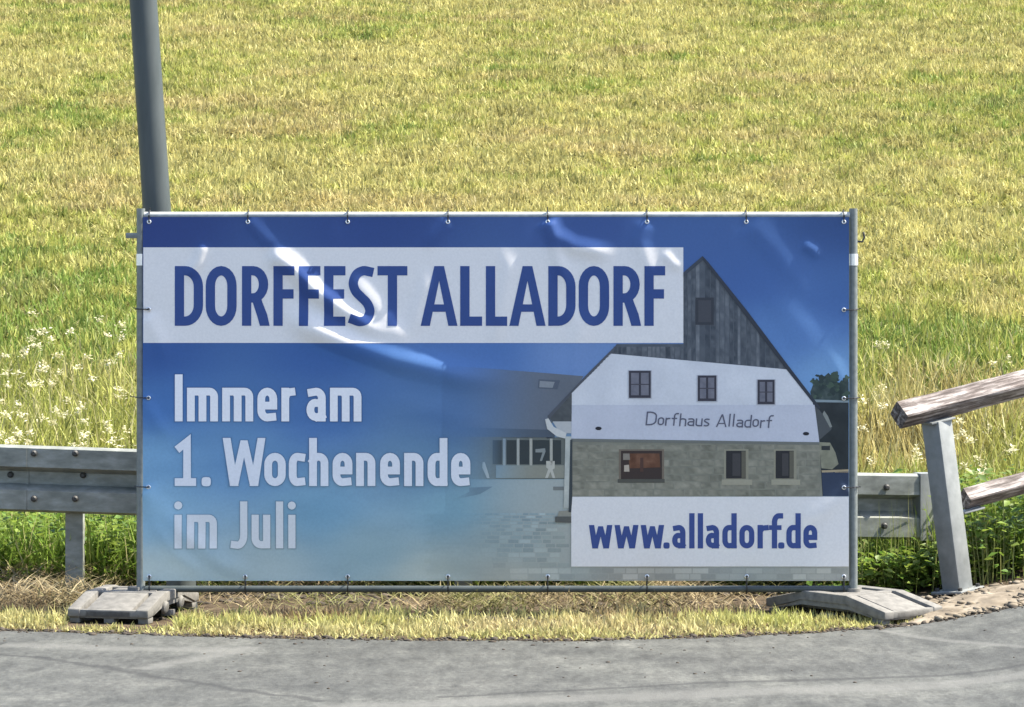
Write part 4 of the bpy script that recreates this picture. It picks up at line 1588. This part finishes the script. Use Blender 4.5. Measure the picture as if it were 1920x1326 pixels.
# verge grass in front of the banner
N = 60000
x = RNG.uniform(-5.5, 2.15, N)
e = edge(x)
ymax = 0.0
y = e + 0.02 + (ymax - e) * RNG.random(N) ** 1.15
d_ = y - e
ok = (vnoise(x * 10, y * 10, 101) + 0.7 * RNG.random(N) > 0.52 + 0.25 * (vnoise(x * 2.3, y * 4, 107) - 0.5)) & ~((np.abs(x - XL + 0.05) < 0.26) & (y > -0.52)) & (d_ > 0.03 + 0.07 * vnoise(x * 6, x * 0, 102)) & ~((x > 1.8) & (y > -0.2))
x, y, d_ = x[ok], y[ok], d_[ok]
n_ = len(x)
t = np.clip(fbm(x * 1.6, y * 2.5, 103) * 1.5 - 0.35 + 0.25 * smooth(0.0, 1.6, x), 0, 1)
col = lerp((0.56, 0.48, 0.24), (0.46, 0.48, 0.13), t) * (0.6 + 0.65 * RNG.random(n_))[:, None]
br = smooth(0.55, 0.75, fbm(x * 2.2, y * 5, 104)) * smooth(-0.45, -0.1, y)
col = col * (1 - br[:, None]) + np.array((0.30, 0.21, 0.12)) * br[:, None]
dead = RNG.random(n_) < 0.34
col = np.where(dead[:, None], np.array((0.26, 0.19, 0.11)) * RNG.uniform(0.6, 1.3, n_)[:, None], col)
h = (0.02 + 0.05 * RNG.random(n_) ** 1.5 + 0.06 * vnoise(x * 7, y * 7, 105) ** 1.5) * 0.8 * (0.55 + 0.6 * smooth(0.03, 0.35, d_))
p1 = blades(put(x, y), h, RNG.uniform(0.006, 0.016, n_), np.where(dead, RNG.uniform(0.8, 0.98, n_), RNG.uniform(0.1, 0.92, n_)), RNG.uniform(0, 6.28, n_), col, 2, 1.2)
veg_obj('verge_grass', [p1], M['veg'], 'short yellowish verge grass between the asphalt edge and the banner', 'grass')

# dry cuttings lying under and behind the banner
N = 52000
x = RNG.uniform(-5.2, 1.9, N)
y = 0.02 + 1.35 * RNG.random(N)
pile = smooth(0.46, 0.66, fbm(x * 1.3, y * 2.6, 111))
ok = RNG.random(N) < 0.06 + 0.8 * pile
x, y, pile = x[ok], y[ok], pile[ok]
n_ = len(x)
pos = put(x, y, 0)
pos[:, 2] += RNG.random(n_) * (0.01 + 0.10 * pile)
col = lerp((0.30, 0.22, 0.12), (0.50, 0.41, 0.24), RNG.random(n_)) * (0.45 + 0.7 * RNG.random(n_))[:, None]
grn = smooth(0.5, 0.7, fbm(x * 2 + 3, y * 3, 112))[:, None] * 0.6
col = col * (1 - grn) + np.array((0.2, 0.24, 0.06)) * grn
p1 = blades(pos, RNG.uniform(0.06, 0.2, n_), RNG.uniform(0.005, 0.011, n_), RNG.uniform(0.82, 0.99, n_), RNG.uniform(0, 6.28, n_), col, 2, 0.8)
veg_obj('dry_cuttings', [p1], M['veg'], 'brown dry grass cuttings heaped below and behind the banner', 'cuttings')

# soil crumbs and litter along the ragged asphalt edge
bm = bmesh.new()
ico = bmesh.new()
bmesh.ops.create_icosphere(ico, subdivisions=1, radius=1.0)
iv = np.array([v.co[:] for v in ico.verts])
it = np.array([[v.index for v in f_.verts] for f_ in ico.faces])
ico.free()
bm.free()


def crumbs(name, cx, cy, cz, cr, m, label, cat):
    N = len(cx)
    jit = 1 + 0.35 * (RNG.random((N, len(iv), 1)) - 0.5)
    S = np.stack([cr * RNG.uniform(0.8, 1.9, N), cr * RNG.uniform(0.8, 1.5, N), cr * RNG.uniform(0.4, 0.8, N)], -1)
    V = iv[None] * jit * S[:, None] + np.stack([cx, cy, cz], -1)[:, None]
    T = (np.arange(N)[:, None, None] * len(iv) + it[None]).reshape(-1, 3)
    o_ = link(name, mesh_np(name, V.reshape(-1, 3), None, T), m)
    return tag(o_, label, cat, kind='stuff')


N = 2200
cx = RNG.uniform(-4.5, 3.2, N)
cy = edge(cx) + 0.03 + RNG.normal(0, 0.035, N)
cr = RNG.uniform(0.002, 0.008, N) * (1 + 1.4 * (RNG.random(N) < 0.08))
far = RNG.random(N) < 0.05
cy = np.where(far, edge(cx) - RNG.random(N) ** 2 * 1.8, cy)
cr = np.where(far, RNG.uniform(0.003, 0.008, N), cr)
N2 = 2600
bx, by = RNG.uniform(-4.5, 2.0, N2), RNG.uniform(-0.2, 1.3, N2)
okb = fbm(bx * 2.5, by * 4, 121) > 0.46
bx, by = bx[okb], by[okb]
cx, cy = np.concatenate([cx, bx]), np.concatenate([cy, by])
cr = np.concatenate([cr, RNG.uniform(0.006, 0.024, len(bx))])
cz = np.maximum(rise(cx) + 0.004, np.where(cy > edge(cx) + 0.05, zg(cx, cy), -1)) + cr * 0.15
crumbs('soil_crumbs', cx, cy, cz, cr, M['clod'], 'dark soil crumbs along the ragged asphalt edge and below the banner', 'soil')
N = 2400
cx = 1.95 + 2.6 * RNG.random(N)
cy = edge(cx) + 0.02 + 0.8 * RNG.random(N) ** 1.3
cr = 0.004 + 0.018 * RNG.random(N) ** 3
cz = np.maximum(zg(cx, cy), rise(cx)) + 0.012 + 0.02 * RNG.random(N) * np.sin(np.clip((cy - edge(cx)) / 0.75, 0, 1) * math.pi)
crumbs('gravel', cx, cy, cz, cr, M['gravel'], 'pale gravel scattered on the sandy shoulder below the timber railing', 'gravel')
